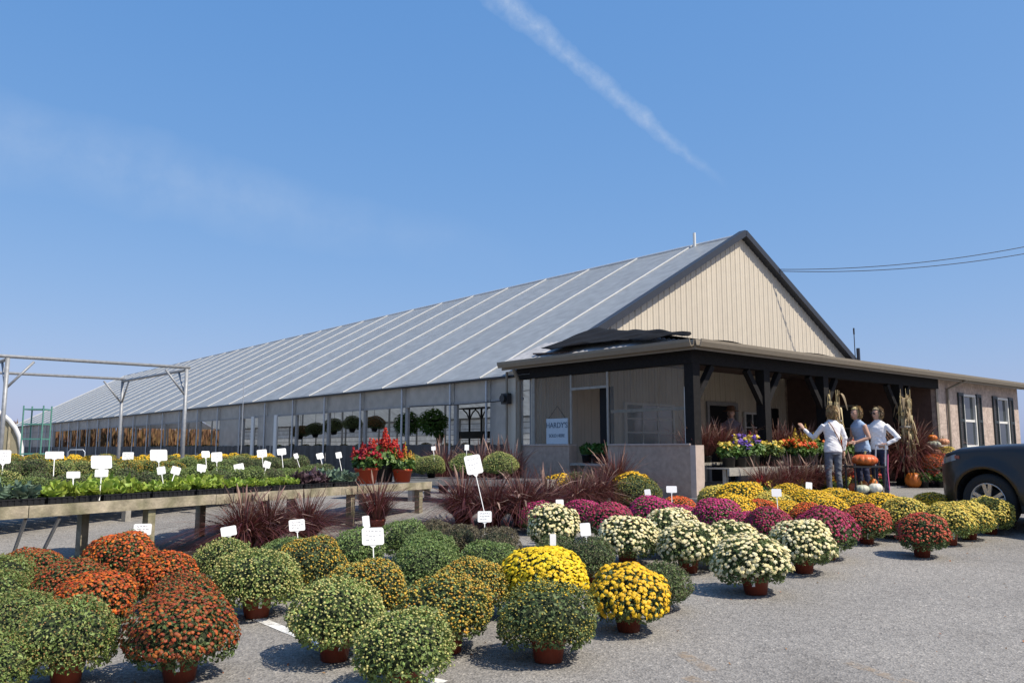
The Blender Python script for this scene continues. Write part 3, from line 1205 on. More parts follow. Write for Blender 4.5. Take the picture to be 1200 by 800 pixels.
    for (a0, a1, z0, z1) in ((7.95, 8.95, 0.75, 1.85), (3.0, 4.75, 0.95, 1.95)):
        m = MB()
        for (x0, x1, y0, y1) in ((a0 - 0.06, a0, z0 - 0.06, z1 + 0.06), (a1, a1 + 0.06, z0 - 0.06, z1 + 0.06), (a0, a1, z0 - 0.06, z0), (a0, a1, z1, z1 + 0.06)):
            m.ab_box(x0, x1, GB0 - 0.03, GB0 + 0.03, y0, y1)
        wfr = m.build('window', M_WHITEPAINT, po)
        m = MB()
        m.ab_box(a0, a1, GB0 + 0.0, GB0 + 0.01, z0, z1)
        m.build('pane', M_GLASS, wfr)
        for k in (1, 2):
            m = MB()
            x = a0 + (a1 - a0) * k / 3
            m.ab_box(x - 0.015, x + 0.015, GB0 - 0.022, GB0 - 0.002, z0, z1)
            m.build('glazing_bar', M_WHITEPAINT, wfr)
        for k in (1, 2):
            m = MB()
            z = z0 + (z1 - z0) * k / 3
            m.ab_box(a0, a1, GB0 - 0.018, GB0 - 0.004, z - 0.015, z + 0.015)
            m.build('glazing_bar', M_WHITEPAINT, wfr)
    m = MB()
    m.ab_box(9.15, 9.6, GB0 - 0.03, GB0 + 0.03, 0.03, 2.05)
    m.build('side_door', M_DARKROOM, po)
    return po


build_porch()


def lumpy_sheet(name, corners, nu, nv, amp, thick, mat, label, cat, seed=1, edge_amp=0.0):
    """a loose cloth between four corners, with folds and an uneven hem"""
    rg = random.Random(seed)
    c = [Vector(p) for p in corners]
    ph = [rg.uniform(0, 6.28) for _ in range(8)]
    nrm = (c[1] - c[0]).cross(c[3] - c[0]).normalized()
    if nrm.z < 0:
        nrm = -nrm
    m = MB()
    vs = []
    for lay in (0, 1):
        for j in range(nv + 1):
            for i in range(nu + 1):
                u, v = i / nu, j / nv
                u2 = u + edge_amp * math.sin(v * 17 + ph[6]) * (0.5 - abs(u - 0.5))
                p = c[0].lerp(c[1], u2).lerp(c[3].lerp(c[2], u2), v)
                if j == 0:
                    p = p + (c[0] - c[3]) * edge_amp * (0.5 * math.sin(u * 23 + ph[4]) + 0.5 * math.sin(u * 9 + ph[5]))
                h = amp * (0.6 + 0.5 * math.sin(u * 11 + 5 * v + ph[0]) * math.sin(v * 4 + ph[1]) + 0.4 * math.sin(u * 27 - 9 * v + ph[2]))
                vs.append(p + nrm * (max(h, 0.012) + 0.035 - lay * thick))
    k = nu + 1
    o = (nv + 1) * k
    fs = []
    for j in range(nv):
        for i in range(nu):
            f = (j * k + i, j * k + i + 1, (j + 1) * k + i + 1, (j + 1) * k + i)
            fs.append(f)
            fs.append(tuple(reversed([x + o for x in f])))
    for i in range(nu):
        fs.append((i + 1, i, i + o, i + 1 + o))
        a = nv * k + i
        fs.append((a, a + 1, a + 1 + o, a + o))
    for j in range(nv):
        a = j * k
        fs.append((a, a + k, a + k + o, a + o))
        a = j * k + nu
        fs.append((a + k, a, a + o, a + k + o))
    m.add(vs, fs)
    ob = m.build(name, mat, smooth=True, origin=c[0])
    return tag(ob, label, cat)


# hip tarp, and the sheet lying along the front slope against the gable
lumpy_sheet('tarpaulin', [W(-0.10, 3.95, 2.98), W(-0.16, -0.15, 2.88), W(-0.05, -0.05, 2.93), W(1.80, 4.20, 3.63)], 34, 10, 0.045, 0.01, M_TARP,
            'black tarpaulin draped over the hip corner of the porch roof', 'tarpaulin', 3, 0.11)
lumpy_sheet('tarpaulin', [W(1.2, 0.6, 2.95), W(8.6, 0.6, 2.95), W(8.6, 3.9, 3.55), W(1.8, 3.9, 3.55)], 60, 10, 0.05, 0.01, M_TARP,
            'long black tarpaulin lying in humps behind the porch front gutter', 'tarpaulin', 5, 0.02)


# ------------------------------------------------------------------ stucco wing
def build_stucco():
    A0, A1, B0 = 10.12, 15.85, 0.0
    st = thing('stucco_building', 'pink beige stucco wing with shuttered windows at the right', 'building', W(A0, B0, 0))
    wins = [(11.85, 13.0 - 0.25), (14.30, 15.20 - 0.0)]
    wins = [(11.80, 12.62), (14.18, 15.00)]
    z0, z1 = 0.93, 2.36
    m = MB()
    t = 0.2
    xs = [A0, wins[0][0], wins[0][1], wins[1][0], wins[1][1], A1]
    # front wall with real openings
    m.ab_box(A0, A1, B0, B0 + t, 0.0, z0)
    m.ab_box(A0, A1, B0, B0 + t, z1, 2.70)
    for i in (0, 2, 4):
        m.ab_box(xs[i], xs[i + 1], B0, B0 + t, z0, z1)
    m.ab_box(A1 - t, A1, B0 + t, 9.0, 0.0, 2.70)
    m.ab_box(A0, A0 + t, B0 + t, 9.0, 0.0, 2.70)
    m.ab_box(A0 + t, A1 - t, 8.8, 9.0, 0.0, 2.70)
    m.build('wall', M_STUCCO, st)
    # the wing's wall inside the porch, its shade put into a brown facing
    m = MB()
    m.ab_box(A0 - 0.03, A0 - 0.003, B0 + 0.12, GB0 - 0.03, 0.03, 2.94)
    m.build('porch_side_wall', M_SHADEBROWN, st)
    # corner board and downspout
    m = MB()
    m.ab_box(A0 - 0.02, A0 + 0.10, B0 - 0.02, B0 - 0.002, 0.0, 2.69)
    m.build('corner_board', M_GUTTER, st)
    m = MB()
    m.tube([W(A0 + 0.95, -0.42, 2.68), W(A0 + 0.8, -0.2, 2.55), W(A0 + 0.62, -0.05, 2.45), W(A0 + 0.60, -0.05, 0.1)], 0.035, 8)
    m.build('downspout', M_GUTTER, st)
    for (a0, a1) in wins:
        m = MB()
        fw = 0.055
        for (p0, p1, q0, q1) in ((a0, a0 + fw, z0, z1), (a1 - fw, a1, z0, z1), (a0 + fw, a1 - fw, z0, z0 + fw), (a0 + fw, a1 - fw, z1 - fw, z1)):
            m.ab_box(p0, p1, B0 - 0.02, B0 + 0.10, q0, q1)
        wi = m.build('window', M_WHITEPAINT, st)
        zm = (z0 + z1) / 2
        m = MB()
        m.ab_box(a0 + fw, a1 - fw, B0 + 0.01, B0 + 0.07, zm - 0.03, zm + 0.03)
        m.build('meeting_rail', M_WHITEPAINT, wi)
        for (q0, q1, bb) in ((z0 + fw, zm - 0.03, 0.03), (zm + 0.03, z1 - fw, 0.05)):
            m = MB()
            m.ab_box(a0 + fw, a1 - fw, B0 + bb, B0 + bb + 0.006, q0, q1)
            m.build('pane', M_GLASS, wi)
        m = MB()
        m.ab_box(a0 - 0.05, a1 + 0.05, B0 - 0.06, B0 - 0.021, z0 - 0.06, z0 - 0.005)
        m.build('sill', M_WHITEPAINT, wi)
        for (s0, s1) in ((a0 - 0.36, a0 - 0.03), (a1 + 0.03, a1 + 0.36)):
            m = MB()
            for (p0, p1, q0, q1) in ((s0, s0 + 0.05, z0 - 0.02, z1 + 0.03), (s1 - 0.05, s1, z0 - 0.02, z1 + 0.03),
                                     (s0 + 0.05, s1 - 0.05, z0 - 0.02, z0 + 0.06), (s0 + 0.05, s1 - 0.05, z1 - 0.05, z1 + 0.03),
                                     (s0 + 0.05, s1 - 0.05, zm - 0.04, zm + 0.04)):
                m.ab_box(p0, p1, B0 - 0.045, B0 - 0.003, q0, q1)
            sh = m.build('shutter', M_SHUTTER, st)
            m = MB()
            n = 26
            for q in range(n):
                z = z0 + 0.08 + (z1 - z0 - 0.15) * q / (n - 1)
                if abs(z - zm) < 0.06:
                    continue
                m.bar(W(s0 + 0.052, B0 - 0.022, z), W(s1 - 0.052, B0 - 0.022, z), 0.03, 0.012, up=(0.3, 0.3, 1))
            m.build('louvres', M_SHUTTER, sh)
    # low roof of the wing
    m = MB()
    m.prism([W(10.16, -0.32, 2.76), W(10.16, 5.0, 3.70), W(10.16, 9.4, 2.95), W(10.16, 9.4, 2.88), W(10.16, 5.0, 3.62), W(10.16, -0.32, 2.70)], AX * 6.1)
    roof = m.build('roof', M_SHINGLE, st)
    m = MB()
    m.ab_box(10.16, 16.2, -0.32, -0.001, 2.68, 2.698)
    m.build('soffit', M_GUTTER, roof)
    m = MB()
    m.tube([W(9.7, 1.8, 3.0), W(9.7, 1.8, 3.62)], 0.05, 8)
    m.build('vent_pipe', M_TRIM, roof)
    m = MB()
    m.tube([W(10.3, 2.2, 3.1), W(10.3, 2.2, 4.10)], 0.012, 6)
    m.tube([W(10.3, 2.2, 4.10), W(10.3, 2.2, 4.28)], 0.022, 6)
    m.build('antenna', M_DARKSTEEL, roof)


build_stucco()

# power cables to the gable
for k, (py, lab) in enumerate(((277, 'upper of two thin black cables running right from the gable'),
                               (287, 'lower of two thin black cables running right from the gable'))):
    m = MB()
    p = W(9.6, GB0 - 0.05, 6.22 - 0.05 * k)
    q = at_depth(1290, py - 8, 24.0)
    pts = []
    for i in range(25):
        s = i / 24
        c = p.lerp(q, s)
        c.z -= 0.75 * 4 * s * (1 - s) * 0.45
        pts.append(c)
    m.tube(pts, 0.011, 5)
    tag(m.build('power_cable', M_CABLE, smooth=True), lab, 'cable', 'power cables')

pole_c = at_depth(1290, 274, 24.0)
pl = thing('utility_pole', 'wooden utility pole carrying the two black cables', 'pole', (pole_c.x, pole_c.y, 0))
m = MB()
m.tube([(pole_c.x, pole_c.y, 0), (pole_c.x, pole_c.y, pole_c.z + 0.8)], [0.15, 0.10], 10)
m.build('shaft', M_GREYWOOD, pl, smooth=True)
m = MB()
m.bar((pole_c.x - 0.02, pole_c.y - 0.6, pole_c.z + 0.35), (pole_c.x - 0.02, pole_c.y + 0.6, pole_c.z + 0.35), 0.1, 0.1)
m.build('crossarm', M_GREYWOOD, pl)

# sign hung on the corrugated panel
sg = thing('hanging_sign', 'pale blue square sign hung on the corrugated porch side', 'sign', W(-0.09, 3.5, 1.0))
m = MB()
m.ab_box(-0.105, -0.085, 3.13, 3.78, 0.99, 1.52)
board = m.build('board', M_SIGN, sg)


def lettering(text, size, centre, right, up, mat, name, parent):
    cu = bpy.data.curves.new(name, 'FONT')
    cu.body = text
    cu.size = size
    cu.align_x = 'CENTER'
    cu.align_y = 'CENTER'
    cu.extrude = 0.002
    ob = bpy.data.objects.new('tmp', cu)
    COL.objects.link(ob)
    bpy.context.view_layer.update()
    me = bpy.data.meshes.new_from_object(ob.evaluated_get(bpy.context.evaluated_depsgraph_get()))
    bpy.data.objects.remove(ob)
    rt, up = Vector(right).normalized(), Vector(up).normalized()
    nn = rt.cross(up)
    mt = Matrix((rt, up, nn)).transposed().to_4x4()
    mt.translation = centre
    me.transform(mt)
    me.materials.clear()
    me.materials.append(mat)
    o2 = bpy.data.objects.new(name, me)
    COL.objects.link(o2)
    adopt(o2, parent)
    return o2


lettering("HARDY'S", 0.165, W(-0.109, 3.455, 1.375), -BX, (0, 0, 1), M_SIGNINK, 'lettering', sg)
lettering('SOLD HERE', 0.095, W(-0.109, 3.455, 1.16), -BX, (0, 0, 1), M_SIGNINK, 'lettering', sg)
m = MB()
m.tube([W(-0.095, 3.2, 1.52), W(-0.09, 3.45, 1.78), W(-0.095, 3.72, 1.52)], 0.006, 5)
m.build('cord', M_CABLE, sg)
# ------------------------------------------------------------------ chrysanthemums
MUM_D, MUM_H, MUM_Z = 0.68, 0.58, 0.275      # width, height over the ground, height of the widest part


def dome(n, rng, zmin=-0.55, shell=(0.86, 1.03), lump=0.135, bias=1.0, var=0):
    """points in the outer shell of a mum's crown, with outward normals"""
    z = 1 - (1 - zmin) * rng.uniform(0, 1, n) ** bias
    a = rng.uniform(0, 2 * np.pi, n)
    s = np.sqrt(np.maximum(1 - z * z, 0))
    d = np.stack([s * np.cos(a), s * np.sin(a), z], 1)
    return dome_from(d, rng, shell, lump, var)


NVAR = 5
LUMP_SETS = [(RNG.normal(0, 1, (9, 3)) * np.array([1.3] * 3 + [2.6] * 3 + [4.2] * 3)[:, None], RNG.uniform(0, 6.28, 9)) for _ in range(NVAR)]


def dome_from(d, rng, shell, lump, var=0):
    n = len(d)
    lv, lp = LUMP_SETS[var]
    bump = sum(np.sin(d @ lv[i] + lp[i]) for i in range(9)) / 9
    sh = rng.uniform(shell[0], shell[1], n) * (1 + lump * bump * 2)
    up, dn = MUM_H - MUM_Z, 0.205
    rz = np.where(d[:, 2] > 0, up, dn)
    # a squarer shoulder than an ellipsoid has
    k = (np.abs(d[:, 0]) ** 2.3 + np.abs(d[:, 1]) ** 2.3 + np.abs(d[:, 2]) ** 2.3) ** (-1 / 2.3)
    k = 1 + (k - 1) * 0.55
    P = d * k[:, None] * sh[:, None] * np.stack([np.full(n, MUM_D / 2), np.full(n, MUM_D / 2), rz], 1)
    P[:, 2] += MUM_Z
    N = unit(d / np.stack([np.full(n, MUM_D / 2), np.full(n, MUM_D / 2), rz], 1))
    return P, N


def fib_dirs(n, rng, zmin, jit):
    i = np.arange(n) + 0.5
    z = 1 - (1 - zmin) * i / n
    a = np.pi * (1 + 5 ** 0.5) * i
    s = np.sqrt(np.maximum(1 - z * z, 0))
    d = np.stack([s * np.cos(a), s * np.sin(a), z], 1)
    return unit(d + rng.normal(0, jit, d.shape))


def mum_foliage(seed, n=3000, size=0.034, var=0):
    rng = np.random.default_rng(seed)
    P, N = dome(n, rng, -0.78, (0.84, 1.05), var=var)
    v, f = leaf_quads(P, N * 0.9 + np.array([0, 0, 0.35]), size, 0.55, 0.75, rng=rng)
    # sprigs that break the outline
    P2, N2 = dome(260, rng, -0.6, (1.02, 1.11), var=var)
    v2, f2 = leaf_quads(P2, np.cross(N2, rng.normal(0, 1, N2.shape)), size * 0.9, 0.45, 0.4, rng=rng)
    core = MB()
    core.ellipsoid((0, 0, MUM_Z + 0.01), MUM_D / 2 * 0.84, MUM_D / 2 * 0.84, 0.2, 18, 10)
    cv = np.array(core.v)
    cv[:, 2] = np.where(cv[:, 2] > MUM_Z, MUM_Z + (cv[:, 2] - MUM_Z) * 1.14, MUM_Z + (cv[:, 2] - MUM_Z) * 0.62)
    cf = []
    for q in core.f:
        cf += [(q[0], q[1], q[2]), (q[0], q[2], q[3])]
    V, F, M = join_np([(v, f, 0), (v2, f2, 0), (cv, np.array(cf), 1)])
    return np_mesh('mum_foliage', V, F, [LEAF['mum'], M_CORE], M)


def mum_buds(seed, n, rad, top=0.0, var=0):
    rng = np.random.default_rng(seed)
    d = fib_dirs(n, rng, -0.45, 0.03)
    if top:
        d = d[rng.uniform(0, 1, len(d)) < np.clip(1 - top + top * (d[:, 2] + 0.25) * 1.6, 0.04, 1)]
    lv, lp = LUMP_SETS[(var + 2) % NVAR]
    wv = sum(np.sin(d @ lv[i] + lp[i]) for i in range(6)) / 6
    d = d[rng.uniform(0, 1, len(d)) < np.clip(0.75 + wv * 0.8, 0.2, 1)]
    P, N = dome_from(d, rng, (1.0, 1.05), 0.135, var)
    v, f = buds(P, N * 0.6 + np.array([0, 0, 0.5]), rad, rng)
    return np_mesh('mum_buds', v, f, FLOWER['pale'])


def mum_blooms(seed, n, rad, top=0.0, zmin=-0.35, jit=0.03, patch=0.0, shell=(1.0, 1.06), var=0):
    rng = np.random.default_rng(seed)
    d = fib_dirs(n, rng, zmin, jit)
    p = np.ones(len(d))
    if top:
        p = np.clip(1 - top + top * (d[:, 2] + 0.15) * 1.7, 0.03, 1)
    if patch:
        lv, lp = LUMP_SETS[(var + 1) % NVAR]
        w = sum(np.sin(d @ lv[i] + lp[8 - i] + seed) for i in range(5)) / 5
        p = p * np.clip(1 - patch + patch * (w + 0.35) * 2.2, 0.05, 1)
    d = d[rng.uniform(0, 1, len(d)) < p]
    P, N = dome_from(d, rng, shell, 0.135, var)
    v, f = bloom_discs(P, N * 0.75 + np.array([0, 0, 0.4]), rad, rng=rng)
    return np_mesh('mum_blooms', v, f, FLOWER['yellow'])


def pot_mesh(name, r0, r1, h, rim, mat):
    m = MB()
    m.lathe([(0.001, 0.0), (r0, 0.0), (r1, h - rim), (r1 + 0.008, h - rim), (r1 + 0.010, h), (r1 - 0.004, h), (r1 - 0.008, h - 0.025), (0.001, h - 0.02)], 22)
    me = m.mesh(name, mat, True)
    return me


POT = pot_mesh('pot', 0.098, 0.120, 0.175, 0.035, M_POT)
BLACKPOT = pot_mesh('black_pot', 0.08, 0.10, 0.15, 0.02, M_TRAY)
FOLIAGE = [mum_foliage(100 + i, var=i) for i in range(NVAR)]
FOLIAGE_SMALL = [mum_foliage(150 + i, 900, 0.055, var=i) for i in range(NVAR)]
V5 = range(NVAR)
BLOOMS = dict(
    budfine=[mum_buds(200 + i, 1150, 0.0075, var=i) for i in V5],
    bud=[mum_buds(210 + i, 1050, 0.0098, 0.2, var=i) for i in V5],
    budtop=[mum_buds(220 + i, 1400, 0.0105, 0.45, var=i) for i in V5],
    half=[mum_blooms(230 + i, 1250, 0.0150, 0.35, -0.4, 0.03, 0.3, var=i) for i in V5],
    halfpatch=[mum_blooms(240 + i, 950, 0.0195, 0.55, -0.3, 0.03, 0.7, var=i) for i in V5],
    full=[mum_blooms(250 + i, 760, 0.0255, 0.25, -0.45, 0.04, 0.15, var=i) for i in V5],
    dense=[mum_blooms(260 + i, 880, 0.0255, 0.0, -0.3, 0.02, var=i) for i in V5],
    white=[mum_blooms(270 + i, 620, 0.0255, 0.45, -0.45, 0.05, 0.3, var=i) for i in V5],
    mass=[mum_blooms(280 + i, 1100, 0.019, 0.25, -0.35, 0.03, 0.2, var=i) for i in V5],
    masstop=[mum_blooms(290 + i, 1000, 0.020, 0.75, -0.2, 0.03, 0.25, var=i) for i in V5],
    smallfull=[mum_blooms(300 + i, 260, 0.040, 0.35, -0.3, 0.04, 0.3, var=i) for i in V5],
    smallbud=[mum_buds(310 + i, 420, 0.015, 0.3, var=i) for i in V5],
)
m = MB()                                  # white plastic plant label hanging at the pot's rim
m.frame_box((0.0, -0.128, 0.13), (0.013, 0, 0), (0, 0.0012, 0), (0, -0.012, 0.045))
TAGM = m.mesh('plant_label', M_CARD)
# kind: (colour words, bloom meshes, petals, leaf)
KINDS = dict(
    rust=('rust-orange', [('half', 'rust'), ('halfpatch', 'rustbright')], 'mumdark'),
    rustdull=('rust-orange', [('half', 'rust')], 'mumdark'),
    greenred=('green, barely budding', [('budfine', 'redbud')], 'mum'),
    pale=('green, pale-yellow-budded', [('bud', 'pale')], 'mum'),
    gold=('green, golden-budded', [('budtop', 'gold'), ('bud', 'tiny')], 'mumdark'),
    tiny=('dark green, fine-budded', [('budfine', 'tiny')], 'mumdark'),
    green=('plain green', [('budfine', 'green')], 'mumfresh'),
    dusk=('dusky green', [('budfine', 'dusk')], 'mumdusk'),
    dark=('dark olive', [('budfine', 'dusk')], 'mumdark'),
    lemon=('bright yellow', [('dense', 'lemon')], 'mumdark'),
    yellow=('golden yellow', [('full', 'yellow')], 'mumdark'),
    white=('cream-white', [('white', 'white')], 'mumdark'),
    magenta=('magenta', [('mass', 'magenta')], 'mumdark'),
    wine=('magenta', [('masstop', 'wine')], 'mumdark'),
    orange=('orange', [('mass', 'orange')], 'mumdark'),
    red=('coral-red', [('masstop', 'red')], 'mumdark'),
    yrow=('soft yellow', [('mass', 'yellow')], 'mumdark'),
    ysoft=('soft yellow', [('masstop', 'softyellow'), ('bud', 'tiny')], 'mum'),
)
mum_count = [0]


def place_mum(kind, loc, s, sz=None, pot=POT, small=False, lean=0.055):
    words, layers, leaf = KINDS[kind]
    i = mum_count[0]
    mum_count[0] += 1
    t = thing('potted_chrysanthemum', '', 'chrysanthemum', loc, random.uniform(0, 6.28), s)
    t.scale = (s * random.uniform(0.95, 1.05), s * random.uniform(0.95, 1.05), (sz or s) * random.uniform(0.92, 1.06))
    t.rotation_euler = (random.gauss(0, lean), random.gauss(0, lean), random.uniform(0, 6.28))
    attach(pot, 'pot', t)
    if pot is POT and i % 2 == 0:
        attach(TAGM, 'plant_label', t, rot=(0, 0, random.uniform(-0.9, 0.9) - t.rotation_euler[2]))
    fol = FOLIAGE_SMALL if small else FOLIAGE
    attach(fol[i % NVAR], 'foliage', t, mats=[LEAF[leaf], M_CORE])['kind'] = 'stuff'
    for (bm, pet) in layers:
        lst = BLOOMS[bm]
        attach(lst[i % NVAR], 'blooms' if bm not in ('bud', 'budfine', 'budtop', 'smallbud') else 'buds', t,
               mats=[FLOWER[pet]])['kind'] = 'stuff'
    return t


# (kind, px of the middle, px of the top, width in px) read off the photograph, then set on the sloping lot
MUM_LIST = [
    ('rustdull', 224, 683, 130), ('rust', 126, 661, 98), ('rust', 199, 642, 86), ('rustdull', 222, 664, 88), ('rustdull', 96, 648, 86),
    ('rustdull', 50, 635, 76), ('rust', 154, 624, 82),
    ('greenred', 95, 697, 120), ('greenred', 10, 728, 100), ('greenred', 42, 684, 90), ('greenred', 12, 647, 74), ('greenred', 6, 664, 78),
    ('pale', 308, 638, 100), ('pale', 268, 627, 78), ('pale', 398, 677, 110), ('pale', 480, 701, 124),
    ('gold', 370, 627, 82), ('gold', 434, 647, 102), ('gold', 527, 667, 112), ('gold', 553, 651, 88), ('green', 338, 624, 62),
    ('tiny', 641, 671, 120), ('lemon', 639, 637, 100), ('yellow', 733, 653, 100),
    ('green', 501, 634, 78), ('green', 503, 621, 72), ('green', 476, 610, 58), ('green', 572, 627, 72), ('green', 420, 618, 70),
    ('dusk', 510, 606, 44), ('dusk', 540, 608, 46), ('dusk', 582, 617, 52),
    ('dark', 692, 626, 66), ('dark', 650, 625, 58), ('dark', 772, 653, 66),
    ('white', 653, 592, 66), ('white', 733, 601, 72), ('white', 782, 597, 68), ('white', 803, 607, 76), ('white', 853, 606, 70),
    ('white', 880, 619, 92), ('white', 936, 610, 73),
    ('magenta', 683, 582, 48), ('magenta', 632, 586, 48), ('wine', 714, 587, 58), ('magenta', 765, 582, 58), ('magenta', 838, 584, 56),
    ('magenta', 870, 597, 46), ('wine', 898, 592, 57), ('wine', 963, 596, 72), ('magenta', 800, 589, 48),
    ('orange', 791, 579, 42), ('orange', 885, 585, 50), ('orange', 945, 589, 46), ('red', 1010, 592, 54), ('red', 1073, 599, 64),
    ('yrow', 868, 566, 58), ('ysoft', 839, 568, 50), ('yrow', 921, 565, 46), ('yrow', 855, 579, 60), ('ysoft', 905, 574, 54),
    ('yrow', 949, 572, 58), ('yrow', 977, 570, 50), ('yrow', 999, 577, 54), ('yrow', 1031, 575, 58), ('yrow', 1024, 589, 46),
    ('ysoft', 1058, 582, 58), ('yrow', 1087, 576, 44), ('ysoft', 1105, 589, 60), ('ysoft', 1129, 587, 54), ('ysoft', 1153, 581, 54),
    ('yrow', 917, 584, 46), ('yrow', 966, 583, 50),
]
placed_mums = []
for (kind, px, top, wpx) in MUM_LIST:
    s = 1.0
    for _ in range(30):
        hh = MUM_H * s
        d = FPX * (1.7 - hh) / (top - 475)
        if d > 15.3:
            d = FPX * (0.9 - hh) / (top - 525) if top > 525 else 15.3
        s = 0.5 * s + 0.5 * min(max(wpx * d / FPX / (MUM_D * 1.11), 0.68), 1.14)
    loc = ground_at(px, d)
    placed_mums.append([kind, px, loc, s])
# ease plants apart that crowd each other
for _ in range(25):
    for i in range(len(placed_mums)):
        for j in range(i):
            a, b = placed_mums[i], placed_mums[j]
            dv = (a[2] - b[2]).to_2d()
            need = 0.40 * (a[3] + b[3]) * MUM_D * 0.98
            if dv.length < need:
                # mostly along the line of sight, so the picture keeps its order
                push = (need - dv.length) * 0.25
                sgn = 1 if a[2].y > b[2].y else -1
                for q, sg_ in ((a, sgn), (b, -sgn)):
                    k = 1 + sg_ * push / q[2].y
                    x, y = q[2].x * k, q[2].y * k
                    q[2] = Vector((x, y, gz(x, y)))
by_words = {}
for kind, px, loc, s in placed_mums:
    t = place_mum(kind, loc, s)
    by_words.setdefault(KINDS[kind][0], []).append((loc.x / loc.y, t))
for words, lst in by_words.items():
    lst.sort(key=lambda e: e[0])
    for i, (_, t) in enumerate(lst):
        t['label'] = f'potted {words} chrysanthemum on the lot, {ORD[i + 1]} from left of that colour' if len(lst) > 1 else \
            f'potted {words} chrysanthemum on the lot, the only one of that colour'
        t['group'] = f'{words} chrysanthemums on the lot'

# the two pairs standing against the porch side
for kind, px, d, s, lab in (('yellow', 738, 14.1, 0.98, 'yellow chrysanthemum against the concrete porch wall, behind a green one'),
                            ('tiny', 746, 13.5, 0.95, 'green chrysanthemum in front of the yellow one by the porch wall'),
                            ('yellow', 657, 14.6, 0.86, 'yellow chrysanthemum among fountain grasses left of the porch opening'),
                            ('dark', 678, 14.4, 0.86, 'dusky green chrysanthemum beside the yellow one near the porch opening')):
    t = place_mum(kind, ground_at(px, d), s)
    t['label'] = lab


# ------------------------------------------------------------------ purple fountain grass
def grass_mesh(seed, n=420, h=0.85, spread=0.5, plumes=14, green=0.0):
    rng = np.random.default_rng(seed)
    SEG = 6
    V, F, M = [], [], []
    o = 0
    for i in range(n + plumes):
        pl = i >= n
        a = rng.uniform(0, 2 * np.pi)
        r0 = rng.uniform(0, 0.09)
        lean = rng.uniform(0.05, 1.0) ** 0.8 * spread
        L = h * rng.uniform(0.6, 1.1) * (1.12 if pl else 1)
        droop = rng.uniform(0.8, 2.2) * (0.6 if pl else 1)
        w = rng.uniform(0.003, 0.006)
        side = np.array([-np.sin(a), np.cos(a), 0])
        tw = rng.normal(0, 0.25)
        ring = []
        for k in range(SEG + 1):
            t = k / SEG
            out = r0 + lean * L * (t + droop * t ** 3 * 0.55)
            z = L * (t * (1 - 0.18 * lean) - droop * lean * 0.55 * t ** 3)
            ww = w * (1 - t) ** 0.6 + 0.0012
            if pl:
                ww = 0.002 if t < 0.6 else 0.012 * math.sin((t - 0.6) / 0.4 * math.pi) + 0.003
            p = np.array([np.cos(a) * out, np.sin(a) * out, max(z, 0.005)]) + side * tw * t * t * 0.25
            ring += [p - side * ww, p + side * ww]
        V += ring
        for k in range(SEG):
            q = o + 2 * k
            F += [(q, q + 1, q + 3), (q, q + 3, q + 2)]
            M += [1 if (pl and k >= 3) else 0] * 2
        o += 2 * (SEG + 1)
    return np_mesh('grass_blades', np.array(V), np.array(F), [LEAF['grass'], LEAF['plume']], M)


GRASSES = [grass_mesh(400 + i, 950, 0.92, 0.95, 46) for i in range(3)] + [grass_mesh(410, 520, 0.85, 0.60, 26)]


def place_grass(px, d, s, k, label, base=None, sz=1.0):
    t = thing('fountain_grass', label, 'ornamental grass', base if base is not None else ground_at(px, d), random.uniform(0, 6.28), s, 'purple fountain grasses')
    t.scale = (s, s, s * sz)
    attach(POT if base is None else BLACKPOT, 'pot', t, scale=(1.1, 1.1, 0.9))
    attach(GRASSES[k % 4], 'blades', t, loc=(0, 0, 0.08))


for i, (px, d, s, sz, lab) in enumerate([
        (290, 9.7, 0.82, 0.95, 'dark red fountain grass in front of the long bench, leftmost clump'),
        (318, 10.0, 0.78, 0.95, 'dark red fountain grass in front of the bench, second clump from left'),
        (362, 10.3, 0.80, 0.9, 'dark red fountain grass by the sign left of the square card'),
        (444, 11.6, 0.82, 1.0, 'thin dark red fountain grass beside the right end of the long bench'),
        (543, 11.9, 0.92, 0.92, 'big dark red fountain grass under the tall tilted sign'),
        (578, 11.7, 0.85, 0.95, 'dark red fountain grass right of the tall tilted sign'),
        (612, 11.8, 0.98, 0.92, 'biggest dark red fountain grass left of the magenta mums'),
        (640, 12.4, 0.90, 0.95, 'dark red fountain grass behind the leftmost magenta mums'),
        (676, 13.2, 0.80, 0.95, 'dark red fountain grass right of the small yellow mum by the porch'),
        (700, 13.7, 0.75, 1.0, 'dark red fountain grass before the porch side opening'),
        (722, 14.4, 0.90, 1.15, 'tall thin fountain grass rising behind the yellow mum at the porch wall')]):
    place_grass(px, d, s, i, lab, sz=sz)


